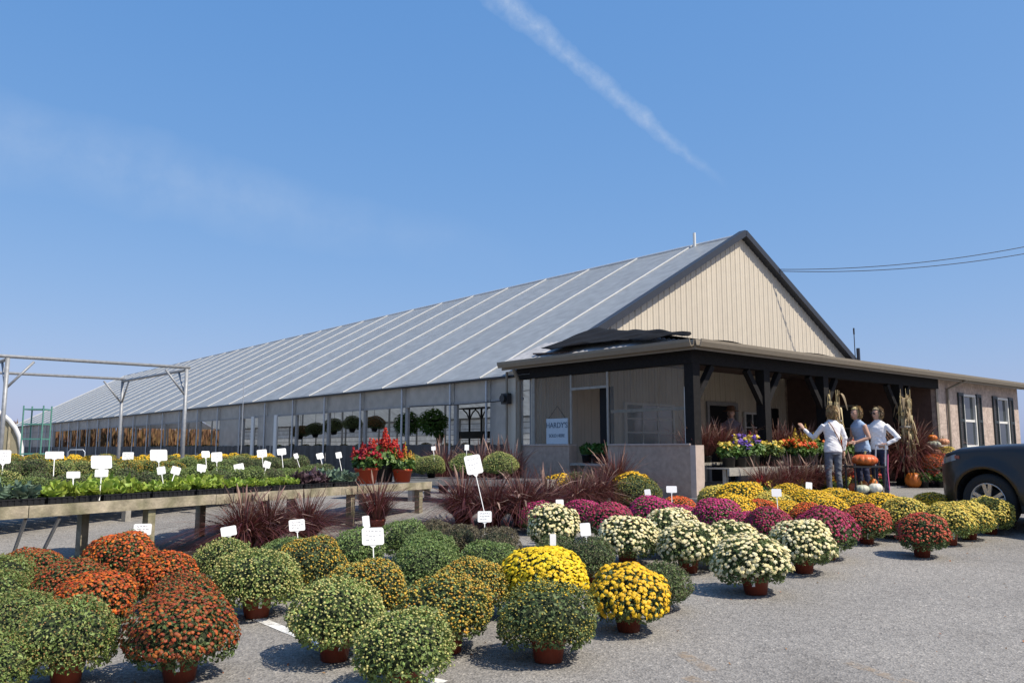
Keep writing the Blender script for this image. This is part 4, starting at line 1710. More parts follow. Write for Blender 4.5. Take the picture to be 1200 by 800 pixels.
# ------------------------------------------------------------------ benches
def build_bench(label, p, q, depth, ztop, legs, wood, back_n, brace=False):
    """bench along p->q (front edge), depth towards back_n"""
    p, q = Vector((p[0], p[1], 0)), Vector((q[0], q[1], 0))
    e = (q - p).normalized()
    n = Vector((-e.y, e.x, 0))
    if n.dot(Vector((*back_n, 0))) < 0:
        n = -n
    L = (q - p).length
    base = Vector((p.x, p.y, gz(p.x, p.y)))
    t = thing('plant_bench', label, 'bench', base)
    up = Vector((0, 0, 1))
    k = max(int(round(L / 2.4)), 1)
    for i in range(k):                    # rail boards butt end to end
        m = MB()
        a, b = p + e * (L * i / k + 0.004), p + e * (L * (i + 1) / k - 0.004)
        m.bar(a + up * (ztop - 0.055), b + up * (ztop - 0.055 + random.uniform(-0.004, 0.004)), 0.04, 0.11)
        m.build('front_rail', wood, t, origin=a)
        m = MB()
        m.bar(a + n * depth + up * (ztop - 0.075), b + n * depth + up * (ztop - 0.075), 0.04, 0.15)
        m.build('back_rail', wood, t)
    for s in (0.0, L):
        m = MB()
        m.bar(p + e * s + n * 0.022 + up * (ztop - 0.075), p + e * s + n * (depth - 0.022) + up * (ztop - 0.075), 0.04, 0.148)
        m.build('end_rail', wood, t)
    ns = int(L / 0.17)
    m = MB()
    w = L / ns
    for i in range(ns):
        m.bar(p + e * (w * (i + 0.5)) + n * 0.025 + up * (ztop - 0.012), p + e * (w * (i + 0.5)) + n * (depth - 0.025) + up * (ztop - 0.012), w * 0.92, 0.02)
    tp = m.build('top', M_BENCHTOP, t)
    nl = legs
    for i in range(nl):
        for off in (0.06, depth - 0.06):
            x = p + e * (0.25 + (L - 0.5) * i / (nl - 1)) + n * off
            m = MB()
            g = gz(x.x, x.y)
            m.frame_box((x.x, x.y, (g + ztop - 0.03) / 2 + random.uniform(0, 0)), e * 0.045, n * 0.045, Vector((0, 0, (ztop - 0.03 - g) / 2)))
            m.build('leg', wood, t)
    return t, p, e, n, L


# near bench: front rail from the left edge of the picture to its right end
B1 = build_bench('long weathered wooden bench of lettuce trays at the left', (-5.55, 5.9), (-1.30, 13.45), 1.25, 0.37, 6, M_BENCHWOOD, (-1, 0.5))
B2 = build_bench('wooden bench of small mums behind the near lettuce bench', (-7.6, 8.6), (-3.6, 16.0), 1.5, 0.45, 5, M_GREYWOOD, (-1, 0.5))
B3 = build_bench('farthest wooden bench, of yellow flowers, beside the greenhouse', (-11.5, 18.2), (-6.5, 24.5), 1.2, 0.40, 4, M_GREYWOOD, (-1, 0.5))
B4 = build_bench('low grey wooden bench of round mums by the porch corner', (-3.1, 15.3), (0.55, 13.9), 0.75, 0.37, 4, M_GREYWOOD, (0.3, 1))


def on_bench(B, s, off, ztop):
    _, p, e, n, L = B
    v = p + e * s + n * off
    return Vector((v.x, v.y, ztop))


# steel struts under the near bench
for k, (x0, y0, x1, y1, d0, d1) in enumerate(((8, 640, 30, 608, 8.3, 8.1), (40, 638, 70, 606, 8.6, 8.4))):
    m = MB()
    a = at_depth(x0, y0, d0)
    b = at_depth(x1, y1, d1)
    a.z = gz(a.x, a.y)
    m.tube([a, b], 0.018, 8)
    tag(m.build('steel_strut', M_GALV), ('first' if k == 0 else 'second') + ' slanting galvanised strut from left under the near bench', 'strut', 'struts under the near bench')


# leafy plants in trays
def rosette_mesh(seed, n_plants, size, leaves, lw, lh, mat, spread=0.05, ruffle=0.3):
    """a row block of leafy seedlings filling a tray"""
    rng = np.random.default_rng(seed)
    V, F = [], []
    o = 0
    nx, ny = n_plants
    for ix in range(nx):
        for iy in range(ny):
            cx = (ix + 0.5) / nx * size[0] - size[0] / 2 + rng.normal(0, 0.008)
            cy = (iy + 0.5) / ny * size[1] - size[1] / 2 + rng.normal(0, 0.008)
            hs = rng.uniform(0.65, 1.3)
            for k in range(leaves):
                a = rng.uniform(0, 6.28)
                tilt = rng.uniform(0.2, 1.15)
                L = lh * hs * rng.uniform(0.7, 1.15)
                w = lw * hs * rng.uniform(0.7, 1.2)
                dr = np.array([np.cos(a), np.sin(a), 0])
                sd = np.array([-np.sin(a), np.cos(a), 0])
                c0 = np.array([cx, cy, 0.05])
                pts = []
                for t, ws in ((0, 0.15), (0.4, 0.8), (0.75, 1.0), (1.0, 0.55)):
                    p = c0 + dr * L * np.sin(tilt) * t + np.array([0, 0, L * (np.cos(tilt) * t - 0.25 * tilt * t * t + 0.1 * t)])
                    rf = rng.normal(0, ruffle * w * 0.5, 3)
                    pts += [p - sd * w * ws / 2 + rf, p + np.array([0, 0, -0.12 * w]), p + sd * w * ws / 2 - rf]
                V += pts
                for s in range(3):
                    q = o + s * 3
                    F += [(q, q + 1, q + 4), (q, q + 4, q + 3), (q + 1, q + 2, q + 5), (q + 1, q + 5, q + 4)]
                o += 12
    return np_mesh('seedlings', np.array(V), np.array(F), mat)


def tray_mesh(sx, sy, h):
    m = MB()
    t = 0.008
    for (x0, x1, y0, y1) in ((-sx, sx, -sy, -sy + t), (-sx, sx, sy - t, sy), (-sx, -sx + t, -sy + t, sy - t), (sx - t, sx, -sy + t, sy - t)):
        m.frame_box(((x0 + x1) / 2, (y0 + y1) / 2, h / 2), ((x1 - x0) / 2, 0, 0), (0, (y1 - y0) / 2, 0), (0, 0, h / 2))
    for i in range(9):                   # pressed ribs along the long sides
        x = -sx + (i + 0.5) * 2 * sx / 9
        m.frame_box((x, -sy - 0.003, h * 0.45), (sx * 0.06, 0, 0), (0, 0.003, 0), (0, 0, h * 0.42))
    m.frame_box((0, 0, h * 0.35), (sx - t, 0, 0), (0, sy - t, 0), (0, 0, h * 0.34), 1)
    m.frame_box((0, -sy - 0.004, h - 0.006), (sx + 0.008, 0, 0), (0, 0.006, 0), (0, 0, 0.006))
    return m.mesh('tray', [M_TRAY, M_SOIL])


TRAY = tray_mesh(0.27, 0.135, 0.065)
TRAYW = 0.27
LETT = dict(
    lettuce=[rosette_mesh(500 + i, (6, 3), (0.5, 0.25), 9, 0.075, 0.125, LEAF['lettuce'], ruffle=0.5) for i in range(3)],
    low=[rosette_mesh(510 + i, (7, 4), (0.5, 0.25), 7, 0.045, 0.075, LEAF['lettuce'], ruffle=0.4) for i in range(2)],
    kale=[rosette_mesh(520 + i, (4, 2), (0.5, 0.25), 11, 0.075, 0.14, LEAF['kale'], ruffle=0.7) for i in range(2)],
    purple=[rosette_mesh(530 + i, (4, 2), (0.5, 0.25), 11, 0.07, 0.14, LEAF['purple'], ruffle=0.7) for i in range(2)],
)
WORDS = dict(lettuce='bright green lettuce', low='low green seedlings', kale='blue-green kale', purple='purple kale')
_, bp, be, bn, BL = B1
ang1 = math.atan2(be.y, be.x)
tray_rows = {}
order = ['kale', 'purple', 'purple', 'kale', 'lettuce', 'lettuce', 'low', 'lettuce', 'low', 'low', 'purple', 'kale']
s = 0.35
ti = 0
while s < 8.7 and ti < len(order):
    kind = order[ti]
    for row, off in ((0, 0.17), (1, 0.46)):
        if row == 1 and ti % 5 == 4:
            continue
        k2 = kind if (row == 0 or random.random() < 0.6) else random.choice(['low', kind])
        t = thing('seedling_tray', '', 'plant tray', on_bench(B1, s, off, 0.372), ang1 + random.gauss(0, 0.015), group='seedling trays on the near bench')
        attach(TRAY, 'tray', t)
        attach(LETT[k2][ti % len(LETT[k2])], 'seedlings', t, loc=(0, 0, 0.02), rot=(0, 0, math.pi * (ti % 2)))
        tray_rows.setdefault((k2, row), []).append(t)
    s += 0.575
    ti += 1
for (k2, row), lst in tray_rows.items():
    for i, t in enumerate(lst):
        rw = 'front' if row == 0 else 'second'
        t['label'] = f'black tray of {WORDS[k2]}, {ORD[i + 1]} from left of its kind, {rw} row, near bench' if len(lst) > 1 else \
            f'black tray of {WORDS[k2]}, only one in {rw} row, near bench'


def bench_row(B, kinds, s0, s1, step, off, z, sc, rowname, benchname):
    s = s0
    i = 1
    lst = []
    while s < s1:
        kind = kinds[(i * 5 + i // 3) % len(kinds)]
        v = on_bench(B, s + random.gauss(0, 0.025), off + random.gauss(0, 0.02), z)
        t = place_mum(kind, v, sc * random.uniform(0.85, 1.12), sc * random.uniform(0.8, 1.05), pot=BLACKPOT, small=True)
        t['group'] = f'small mums on the {benchname}'
        lst.append(t)
        s += step
        i += 1
    for i, t in enumerate(lst):
        t['label'] = f'small potted chrysanthemum, {ORD[i + 1]} from left in {rowname} row on {benchname}'


KINDS.update(
    s_green=('small green', [('smallbud', 'green')], 'mum'),
    s_pale=('small pale', [('smallbud', 'pale')], 'mum'),
    s_dark=('small dark', [('smallbud', 'dusk')], 'mumdark'),
    s_yellow=('small yellow', [('smallfull', 'yellow')], 'mum'),
    s_gold=('small gold', [('smallbud', 'gold')], 'mum'),
    s_red=('small red', [('smallbud', 'crimson')], 'mumdark'),
    s_bronze=('small bronze', [('smallbud', 'bronze')], 'mumdark'),
)
bench_row(B1, ['s_dark', 's_green', 's_green', 's_pale'], 0.3, 7.2, 0.34, 0.82, 0.372, 0.50, 'third', 'near bench')
bench_row(B1, ['s_green', 's_pale', 's_dark', 's_gold'], 0.4, 7.4, 0.36, 1.12, 0.372, 0.50, 'back', 'near bench')
bench_row(B2, ['s_green', 's_dark', 's_dark', 's_pale', 's_gold'], 0.3, 8.2, 0.37, 0.25, 0.452, 0.52, 'front', 'second bench')
bench_row(B2, ['s_pale', 's_gold', 's_green', 's_dark'], 0.4, 8.2, 0.38, 0.68, 0.452, 0.50, 'middle', 'second bench')
bench_row(B2, ['s_gold', 's_green', 's_bronze', 's_red'], 0.4, 8.2, 0.40, 1.15, 0.452, 0.52, 'back', 'second bench')
bench_row(B3, ['s_yellow', 's_gold', 's_yellow'], 0.3, 7.8, 0.42, 0.25, 0.402, 0.60, 'front', 'farthest bench')
bench_row(B3, ['s_yellow', 's_gold'], 0.4, 7.8, 0.45, 0.8, 0.402, 0.62, 'back', 'farthest bench')

# round mums on the low grey bench
for i, (px, sc) in enumerate(((478, 0.80), (506, 0.80), (545, 0.80), (586, 0.82))):
    _, p, e, n, L = B4
    # foot of the pot where the line of sight crosses the middle of the bench
    u = (px - 600) / FPX * math.cos(PITCH)
    c = p + n * 0.36
    s_ = (u * c.y - c.x) / (e.x - u * e.y)
    v = c + e * s_
    t = place_mum('pale', Vector((v.x, v.y, 0.372)), sc, sc * 0.92, pot=BLACKPOT)
    t['label'] = f'round green chrysanthemum in black pot on the low grey bench, {ORD[i + 1]} from left'
    t['group'] = 'round mums on the low grey bench'
for i, (px, d) in enumerate(((520, 17.0), (562, 16.8), (582, 16.4), (600, 16.8))):
    g = ground_at(px, d)
    place_grass(px, d, 0.95, 3, f'fountain grass behind the round mums on the low bench, {ORD[i + 1]} from left', base=Vector((g.x, g.y, gz(g.x, g.y))), sz=1.25)


# ------------------------------------------------------------------ celosia and other flowering pots
def spires_mesh(seed, n, h0, h1, spread, rad, mat):
    """upright feathery plumes"""
    rng = np.random.default_rng(seed)
    Vs = []
    for i in range(n):
        a = rng.uniform(0, 6.28)
        r = spread * math.sqrt(rng.uniform(0, 1))
        z0 = rng.uniform(h0, h1) * (1 - 0.35 * r / spread)
        L = rng.uniform(0.07, 0.13)
        k = 60
        t = rng.uniform(0, 1, k)
        rr = rad * (1 - t) ** 0.7 * rng.uniform(0.5, 1.1, k)
        aa = rng.uniform(0, 6.28, k)
        P = np.stack([np.cos(a) * r + np.cos(aa) * rr, np.sin(a) * r + np.sin(aa) * rr, z0 + L * t], 1)
        N = np.stack([np.cos(aa), np.sin(aa), np.full(k, 0.7)], 1)
        Vs.append(leaf_quads(P, N, 0.024, 0.5, 0.5, rng=rng))
    V, F, M = join_np([(v, f, 0) for v, f in Vs])
    return np_mesh('plumes', V, F, mat)


def bush_mesh(seed, n, r, z0, z1, size, mat, aspect=0.55):
    rng = np.random.default_rng(seed)
    P = rng.normal(0, 1, (n, 3))
    P = unit(P) * (rng.uniform(0.25, 1, n) ** 0.5)[:, None]
    P = P * np.array([r, r, (z1 - z0) / 2]) + np.array([0, 0, (z0 + z1) / 2])
    N = unit(P - np.array([0, 0, z0])) + np.array([0, 0, 0.5])
    v, f = leaf_quads(P, N, size, aspect, 0.6, rng=rng)
    return np_mesh('leaves', v, f, mat)


def cluster_blooms(seed, n, r, z0, z1, rad, mat):
    rng = np.random.default_rng(seed)
    a = rng.uniform(0, 6.28, n)
    q = np.sqrt(rng.uniform(0, 1, n)) * r
    P = np.stack([np.cos(a) * q, np.sin(a) * q, rng.uniform(z0, z1, n) - 0.25 * (z1 - z0) * (q / r) ** 2], 1)
    v, f = bloom_discs(P, np.stack([np.cos(a) * q, np.sin(a) * q, np.full(n, r)], 1), rad, rng=rng)
    return np_mesh('blooms', v, f, mat)


LEAFBUSH = [bush_mesh(600 + i, 420, 0.17, 0.12, 0.34, 0.07, LEAF['broad'], 0.6) for i in range(3)]
STEMS = {k: spires_mesh(620 + i, 13, 0.26, 0.44, 0.15, 0.03, FLOWER[k]) for i, k in enumerate(('scarlet', 'crimson', 'plumeyellow'))}
CLUST = {k: cluster_blooms(640 + i, 60, 0.17, 0.28, 0.38, 0.028, FLOWER[k]) for i, k in enumerate(('violet', 'orange', 'yellow', 'softyellow', 'crimson', 'red'))}


def flower_pot(loc, s, label, plumes=(), clusters=(), pot=None, leaf='broad', cat='potted flower', group=None, k=0, sz=1.0):
    t = thing('flowering_pot', label, cat, loc, random.uniform(0, 6.28), s, group)
    t.scale = (s, s, s * sz)
    attach(pot or BLACKPOT, 'pot', t)
    attach(LEAFBUSH[k % 3], 'leaves', t, mats=[LEAF[leaf]])
    for c in plumes:
        attach(STEMS[c], 'plumes', t, rot=(0, 0, random.uniform(0, 6)))['kind'] = 'stuff'
    for c in clusters:
        attach(CLUST[c], 'blooms', t, rot=(0, 0, random.uniform(0, 6)))['kind'] = 'stuff'
    return t


REDPOT = pot_mesh('red_pot', 0.10, 0.125, 0.17, 0.03, M_REDPOT)


def bench1_at(px, off):
    _, p, e, n, L = B1
    u = (px - 600) / FPX * math.cos(PITCH)
    c = p + n * off
    s_ = (u * c.y - c.x) / (e.x - u * e.y)
    v = c + e * s_
    return Vector((v.x, v.y, 0.372))


flower_pot(bench1_at(430, 0.42), 1.4, 'dark crimson celosia with broad leaves on the near bench end', plumes=('crimson',), clusters=('crimson',), pot=REDPOT, k=0)
flower_pot(bench1_at(451, 0.55), 1.5, 'scarlet celosia, tallest of the red flowers on the bench end', plumes=('scarlet', 'scarlet'), k=1, sz=1.15)
flower_pot(bench1_at(472, 0.28), 1.2, 'yellow and orange celosia in bright red pot at the bench end', plumes=('plumeyellow', 'scarlet'), pot=REDPOT, k=2)

# ------------------------------------------------------------------ price cards on stakes
SIGNS = [   # px, py of the card, w, h in px, distance, stake length m, tilt
    (167, 620, 19, 13, 7.9, 0.22, 0.0), (268, 622, 17, 11, 7.9, 0.25, 0.15), (348, 615, 18, 13, 8.1, 0.3, 0.05), (437, 628, 25, 20, 7.9, 0.3, 0.0),
    (429, 611, 8, 14, 8.8, 0.3, 0.1), (568, 605, 16, 13, 9.2, 0.35, 0.0), (555, 544, 19, 23, 10.6, 0.75, 0.16), (656, 589, 9, 8, 10.2, 0.3, 0.0),
    (648, 632, 7, 13, 7.35, 0.25, 0.0), (686, 620, 12, 15, 8.2, 0.3, 0.06), (759, 577, 7, 8, 11.3, 0.3, 0.1), (787, 573, 12, 8, 11.3, 0.3, 0.0),
    (910, 577, 11, 9, 11.0, 0.3, 0.0), (948, 569, 7, 9, 12.1, 0.3, -0.1)]
BSIGNS = [
    (119, 541, 22, 16, 9.6, 0.42, 0.0), (86, 556, 14, 8, 8.4, 0.28, 0.0), (119, 554, 14, 9, 8.5, 0.28, 0.0), (186, 533, 19, 13, 12.5, 0.45, 0.0),
    (64, 533, 19, 9, 11.0, 0.42, 0.0), (150, 534, 12, 9, 12.8, 0.45, 0.0), (189, 551, 9, 9, 9.6, 0.3, 0.18), (206, 551, 10, 9, 9.6, 0.3, -0.3),
    (236, 548, 10, 9, 10.2, 0.32, -0.15), (280, 547, 11, 8, 11.0, 0.3, 0.2), (313, 544, 8, 8, 11.4, 0.32, -0.35), (241, 532, 9, 8, 13.2, 0.42, 0.0),
    (254, 535, 12, 11, 13.0, 0.42, 0.05), (307, 531, 11, 9, 13.6, 0.42, 0.1), (330, 529, 10, 8, 13.9, 0.42, 0.1), (347, 534, 5, 6, 14.0, 0.35, 0.3),
    (375, 534, 8, 7, 13.5, 0.38, 0.2), (397, 533, 7, 7, 13.7, 0.38, 0.15), (4, 535, 15, 16, 9.5, 0.45, 0.0), (508, 525, 5, 5, 15.0, 0.30, 0.1), (547, 524, 5, 7, 14.8, 0.30, 0.0)]


def price_card(px, py, w, h, d, stake, tilt, label, group):
    c = at_depth(px, py, d)
    k = d / FPX
    w, h = w * k / 2, h * k / 2
    t = thing('price_card', label, 'sign', (c.x, c.y, c.z - stake), group=group)
    yaw = -math.atan2(c.x, c.y) * 0.8 + 0.15 + random.gauss(0, 0.12)
    rx = Vector((math.cos(yaw), math.sin(yaw), 0))
    up = Vector((0, 0, 1))
    rt = (rx * math.cos(tilt) + up * math.sin(tilt)).normalized()
    ut = (up * math.cos(tilt) - rx * math.sin(tilt)).normalized()
    away = Vector((-rx.y, rx.x, 0))
    ut = (ut + away * random.uniform(0.25, 0.5)).normalized()
    back = ut.cross(rt)
    m = MB()
    # a card with slightly clipped corners
    q = min(w, h) * 0.18
    poly = [(-w + q, -h), (w - q, -h), (w, -h + q), (w, h - q), (w - q, h), (-w + q, h), (-w, h - q), (-w, -h + q)]
    m.prism([c + rt * x + ut * y for x, y in poly], back * 0.004)
    m.build('card', M_CARD, t)
    m = MB()
    m.bar(c - ut * (h * 0.6) + back * 0.006, c - ut * (stake) + back * 0.006, 0.009, 0.004, up=back)
    # the little gusset where card and stake meet
    m.prism([c - ut * h + rt * (w * 0.35) + back * 0.0045, c - ut * h - rt * (w * 0.35) + back * 0.0045, c - ut * (h * 1.35) + back * 0.0045], back * 0.003)
    m.build('stake', M_CARD, t)
    if w * h > 0.0035:
        m = MB()
        rg = random.Random(int(px * 7 + py))
        for row in range(3):
            y = h * (0.55 - 0.5 * row)
            x = -w * 0.65
            while x < w * (0.6 if row < 2 else 0.2):
                l = rg.uniform(0.06, 0.16) * w * 2
                m.bar(c + rt * x + ut * (y + rg.uniform(-0.05, 0.05) * h) - back * 0.0012, c + rt * min(x + l, w * 0.75) + ut * (y + rg.uniform(-0.12, 0.12) * h) - back * 0.0012,
                      0.0045, 0.0012, up=back)
                x += l + 0.05 * w * 2
        m.build('handwriting', M_INK, t)


for lst, where in ((SIGNS, 'among the mums on the lot'), (BSIGNS, 'on the plant benches')):
    srt = sorted(lst, key=lambda e: e[0])
    for i, e in enumerate(srt):
        price_card(*e, f'white price card on stake, {ORD[i + 1]} from left of those {where}', f'price cards {where}')

# ------------------------------------------------------------------ pipe frame, hoop house, rack
pf = thing('pipe_frame', 'galvanised pipe frame standing over the benches at the left', 'frame', (-6.6, 16.6, 0))
PT = 2.50
f0 = Vector((-6.62, 16.75, 0))
eb = Vector((-0.68, 0.733, 0)).normalized() * 3.85
ea = Vector((-0.76, -0.65, 0)).normalized() * 3.16
up = Vector((0, 0, 1))
for i in range(3):
    for j in range(2):
        p = f0 + ea * i + eb * j
        m = MB()
        m.tube([p, p + up * PT], 0.038, 10)
        post = m.build('post', M_PIPE, pf, smooth=True)
        dirs = [(eb.normalized() * (1 if j == 0 else -1)), -ea.normalized() if i else ea.normalized()]
        for dv in dirs:
            m = MB()
            m.tube([p + up * (PT - 0.55), p + up * (PT - 0.04) + dv * 0.42], 0.022, 8)
            m.build('brace', M_PIPE, post, smooth=True)
for j in range(2):
    m = MB()
    m.tube([f0 + eb * j + up * (PT + 0.03) - ea * 0.02, f0 + eb * j + ea * 3.2 + up * (PT + 0.03)], 0.033, 10)
    m.build('top_rail', M_PIPE, pf, smooth=True)
for i in range(3):
    m = MB()
    m.tube([f0 + ea * i + up * (PT - 0.02), f0 + ea * i + eb + up * (PT - 0.02)], 0.033, 10)
    m.build('cross_rail', M_PIPE, pf, smooth=True)
# thin whip standing by the greenhouse door
m = MB()
c = W(-0.6, 18.9, 0)
m.tube([c, c + up * 3.35], [0.022, 0.010], 6)
tag(m.build('thin_pole', M_GALV), 'thin bare metal pole rising before the greenhouse eave', 'pole')

hh = thing('hoop_house', 'small hoop house with white arch and tan sheeting at left edge', 'hoop house', (-14.0, 22.0, 0))
arch = []
c0 = at_depth(25, 540, 24.0)
hx = -AX
base = Vector((c0.x, 24.0, 0))
RAD = 2.9
for i in range(25):
    a = math.pi * i / 24
    arch.append(base + hx * (RAD - RAD * math.cos(a)) + up * (0.3 + 2.15 * math.sin(a) ** 0.62))
arch = [Vector((arch[0].x, arch[0].y, 0))] + arch + [Vector((arch[-1].x, arch[-1].y, 0))]
m = MB()
m.tube(arch, 0.065, 8)
m.build('arch', M_WHITEPIPE, hh, smooth=True)
m = MB()
m.prism([p + BX * 0.05 for p in arch], BX * 0.01)
m.build('end_sheet', M_HOOPFILM, hh)
m = MB()
vs = [p + BX * dy for dy in (0.1, 12.0) for p in arch]
k = len(arch)
m.add(vs, [(i, i + 1, k + i + 1, k + i) for i in range(k - 1)])
m.build('cover', M_HOOPFILM, hh, smooth=True)
for x in (0.35, 0.9, 1.7, 2.9):
    m = MB()
    hgt = 0.3 + 2.15 * math.sin(math.acos(max(min((RAD - x) / RAD, 1), -1))) ** 0.62
    p = base + hx * x
    m.bar(p + BX * 0.02, p + BX * 0.02 + up * (hgt - 0.05), 0.06, 0.04, up=BX)
    m.build('stud', M_BENCHWOOD, hh)

rk = thing('plant_rack', 'tall green metal plant rack beside the hoop house', 'rack', at_depth(37, 545, 23.0))
c = at_depth(36, 525, 22.5)
for sx in (-0.27, 0.27):
    for sy in (0, 0.4):
        m = MB()
        p = Vector((c.x + sx, c.y + sy, 0))
        m.tube([p, p + up * 2.05], 0.02, 6)
        m.build('upright', M_RACK, rk)
for z in (0.35, 0.75, 1.15, 1.55, 1.95):
    m = MB()
    m.frame_box((c.x, c.y + 0.2, z), (0.27, 0, 0), (0, 0.2, 0), (0, 0, 0.018))
    m.build('shelf', M_RACK, rk)
m = MB()
c = at_depth(90, 525, 22.0)
m.tube([Vector((c.x - 0.22, c.y, 0)), Vector((c.x - 0.22, c.y, 0.8)), Vector((c.x - 0.17, c.y, 0.86)), Vector((c.x + 0.17, c.y, 0.86)), Vector((c.x + 0.22, c.y, 0.8)), Vector((c.x + 0.22, c.y, 0))], 0.018, 8)
tag(m.build('cart_handle', M_GALV, smooth=True), 'bent grey metal cart handle by the far bench', 'handle')


# ------------------------------------------------------------------ inside the greenhouse
FERN = bush_mesh(700, 900, 0.30, -0.30, 0.22, 0.11, LEAF['fern'], 0.22)
BASKET = pot_mesh('basket', 0.085, 0.13, 0.15, 0.02, M_TRAY)


def at_a(px, a):
    """distance along the greenhouse where the sight line through px meets the plane a"""
    u = (px - 600) / FPX * math.cos(PITCH)
    c = P0 + AX * a
    return (u * c.y - c.x) / (BX.x - u * BX.y)


bl = [(351, 1.22, 0.90, 'bronze'), (369, 1.28, 0.95, 'dark'), (391, 1.36, 0.95, 'dark'), (412, 1.42, 0.9, 'dark'), (438, 1.42, 0.82, 'bronze')]
KINDS['bronze'] = ('bronze', [('half', 'bronze')], 'mumdark')
for i, (px, z, sc, kd) in enumerate(bl):
    b = at_a(px, 1.5)
    t = place_mum(kd, W(1.5, b, z), sc, pot=BASKET)
    t.name = 'hanging_chrysanthemum'
    t['label'] = f'hanging basket of dark mums inside the greenhouse, {ORD[i + 1]} from left'
    t['group'] = 'hanging mums inside the greenhouse'
    m = MB()
    m.tube([W(1.5, b, z + 0.5 * sc), W(1.5, b, 3.35)], 0.006, 5)
    hk = m.mesh('wire', M_DARKSTEEL)
    o = bpy.data.objects.new('hanger', hk)
    COL.objects.link(o)
    o.parent = t
    bpy.context.view_layer.update()
    o.matrix_parent_inverse = t.matrix_basis.inverted()
for i, (px, z, sc) in enumerate(((477, 1.66, 1.35), (507, 1.68, 1.45))):
    b = at_a(px, 1.2)
    t = thing('hanging_fern', ('left' if i == 0 else 'right') + ' of two light green ferns hanging in the greenhouse', 'fern', W(1.2, b, z), random.uniform(0, 6), sc, 'hanging ferns')
    attach(FERN, 'fronds', t)
    attach(BASKET, 'basket', t, loc=(0, 0, -0.12))
    mm = MB()
    mm.tube([(0, 0, 0.05), (0, 0, (3.2 - z) / sc)], 0.006, 5)
    attach(mm.mesh('hanger', M_DARKSTEEL), 'hanger', t)
t = flower_pot(W(2.2, at_a(515, 2.2), 1.05), 1.0, 'small leafy pot on a stand inside the greenhouse', k=1)
# low staging with red flowers behind the wall
gbn = thing('staging', 'long grey staging inside the greenhouse behind the open side', 'bench', W(3.4, 8, 0))
m = MB()
m.ab_box(2.9, 4.1, 8.0, 44.0, 0.72, 0.78)
m.build('deck', M_GREYWOOD, gbn)
for b in range(8, 45, 3):
    for a in (2.95, 4.05):
        m = MB()
        m.ab_box(a - 0.04, a + 0.04, b + 0.02, b + 0.1, 0.0, 0.72)
        m.build('leg', M_GREYWOOD, gbn)
i = 0
b = 9.0
while b < 43:
    i += 1
    kd = random.choice(['s_red', 's_bronze', 's_red', 's_pale']) if b < 18 else random.choice(['s_bronze', 's_bronze', 's_pale'])
    t = place_mum(kd, W(3.2 + random.uniform(0, 0.3), b, 0.782), 0.55, 0.5, pot=BLACKPOT, small=True)
    t['label'] = f'small potted plant on the staging inside the greenhouse, {ORD[i]} from the porch'
    t['group'] = 'plants on the greenhouse staging'
    b += 1.1
# black tree-like stands
for k, px in enumerate((550, 564)):
    b = at_a(px, 2.6)
    st = thing('plant_stand', ('left' if k == 0 else 'right') + ' black branching metal plant stand inside the greenhouse', 'plant stand', W(2.6, b, 0), group='black plant stands')
    m = MB()
    m.tube([W(2.6, b, 0), W(2.6, b, 2.05)], 0.03, 8)
    m.build('pole', M_DARKSTEEL, st)
    for s in (-1, 1):
        m = MB()
        m.tube([W(2.6, b, 1.72), W(2.6, b + 0.14 * s, 1.92), W(2.6, b + 0.30 * s, 2.02)], 0.02, 6)
        m.build('arm', M_DARKSTEEL, st)
    m = MB()
    m.ab_box(2.45, 2.75, b - 0.34, b + 0.34, 2.03, 2.07)
    m.build('tray', M_DARKSTEEL, st)
    m = MB()
    m.ab_box(2.40, 2.80, b - 0.36, b + 0.36, 1.18, 1.38)
    m.build('basket', M_DARKSTEEL, st)


# the ripe field behind the greenhouse
def field_mesh():
    rng = np.random.default_rng(900)
    n = 20000
    a = rng.uniform(-2, 40, n)
    b = rng.uniform(68, 84, n)
    base = np.array([P0.x, P0.y, 0]) + np.outer(a, np.array(AX)) + np.outer(b, np.array(BX))
    h = rng.uniform(2.2, 3.3, n)
    P = base + np.stack([np.zeros(n), np.zeros(n), h * rng.uniform(0.2, 0.95, n)], 1)
    N = np.stack([rng.normal(0, 1, n), rng.normal(0, 1, n), rng.normal(0, 0.25, n)], 1)
    T = np.array([0, 0, 1.0])
    N = unit(N)
    B = unit(np.cross(N, T))
    w, L = 0.07, 0.9
    V = np.stack([P - T * L / 2, P + B * w, P + T * L / 2 + B * 0.05, P - B * w], 1).reshape(-1, 3)
    V[:, 2] = np.maximum(V[:, 2], 0.02)
    i = np.arange(n)[:, None] * 4
    F = np.concatenate([i + np.array([[0, 1, 2]]), i + np.array([[0, 2, 3]])], 1).reshape(-1, 3)
    return np_mesh('field_crop', V, F, LEAF['field'])


fo = bpy.data.objects.new('field_crop', field_mesh())
COL.objects.link(fo)
tag(fo, 'ripe brown field crop seen through the greenhouse', 'crop')
fo['kind'] = 'stuff'

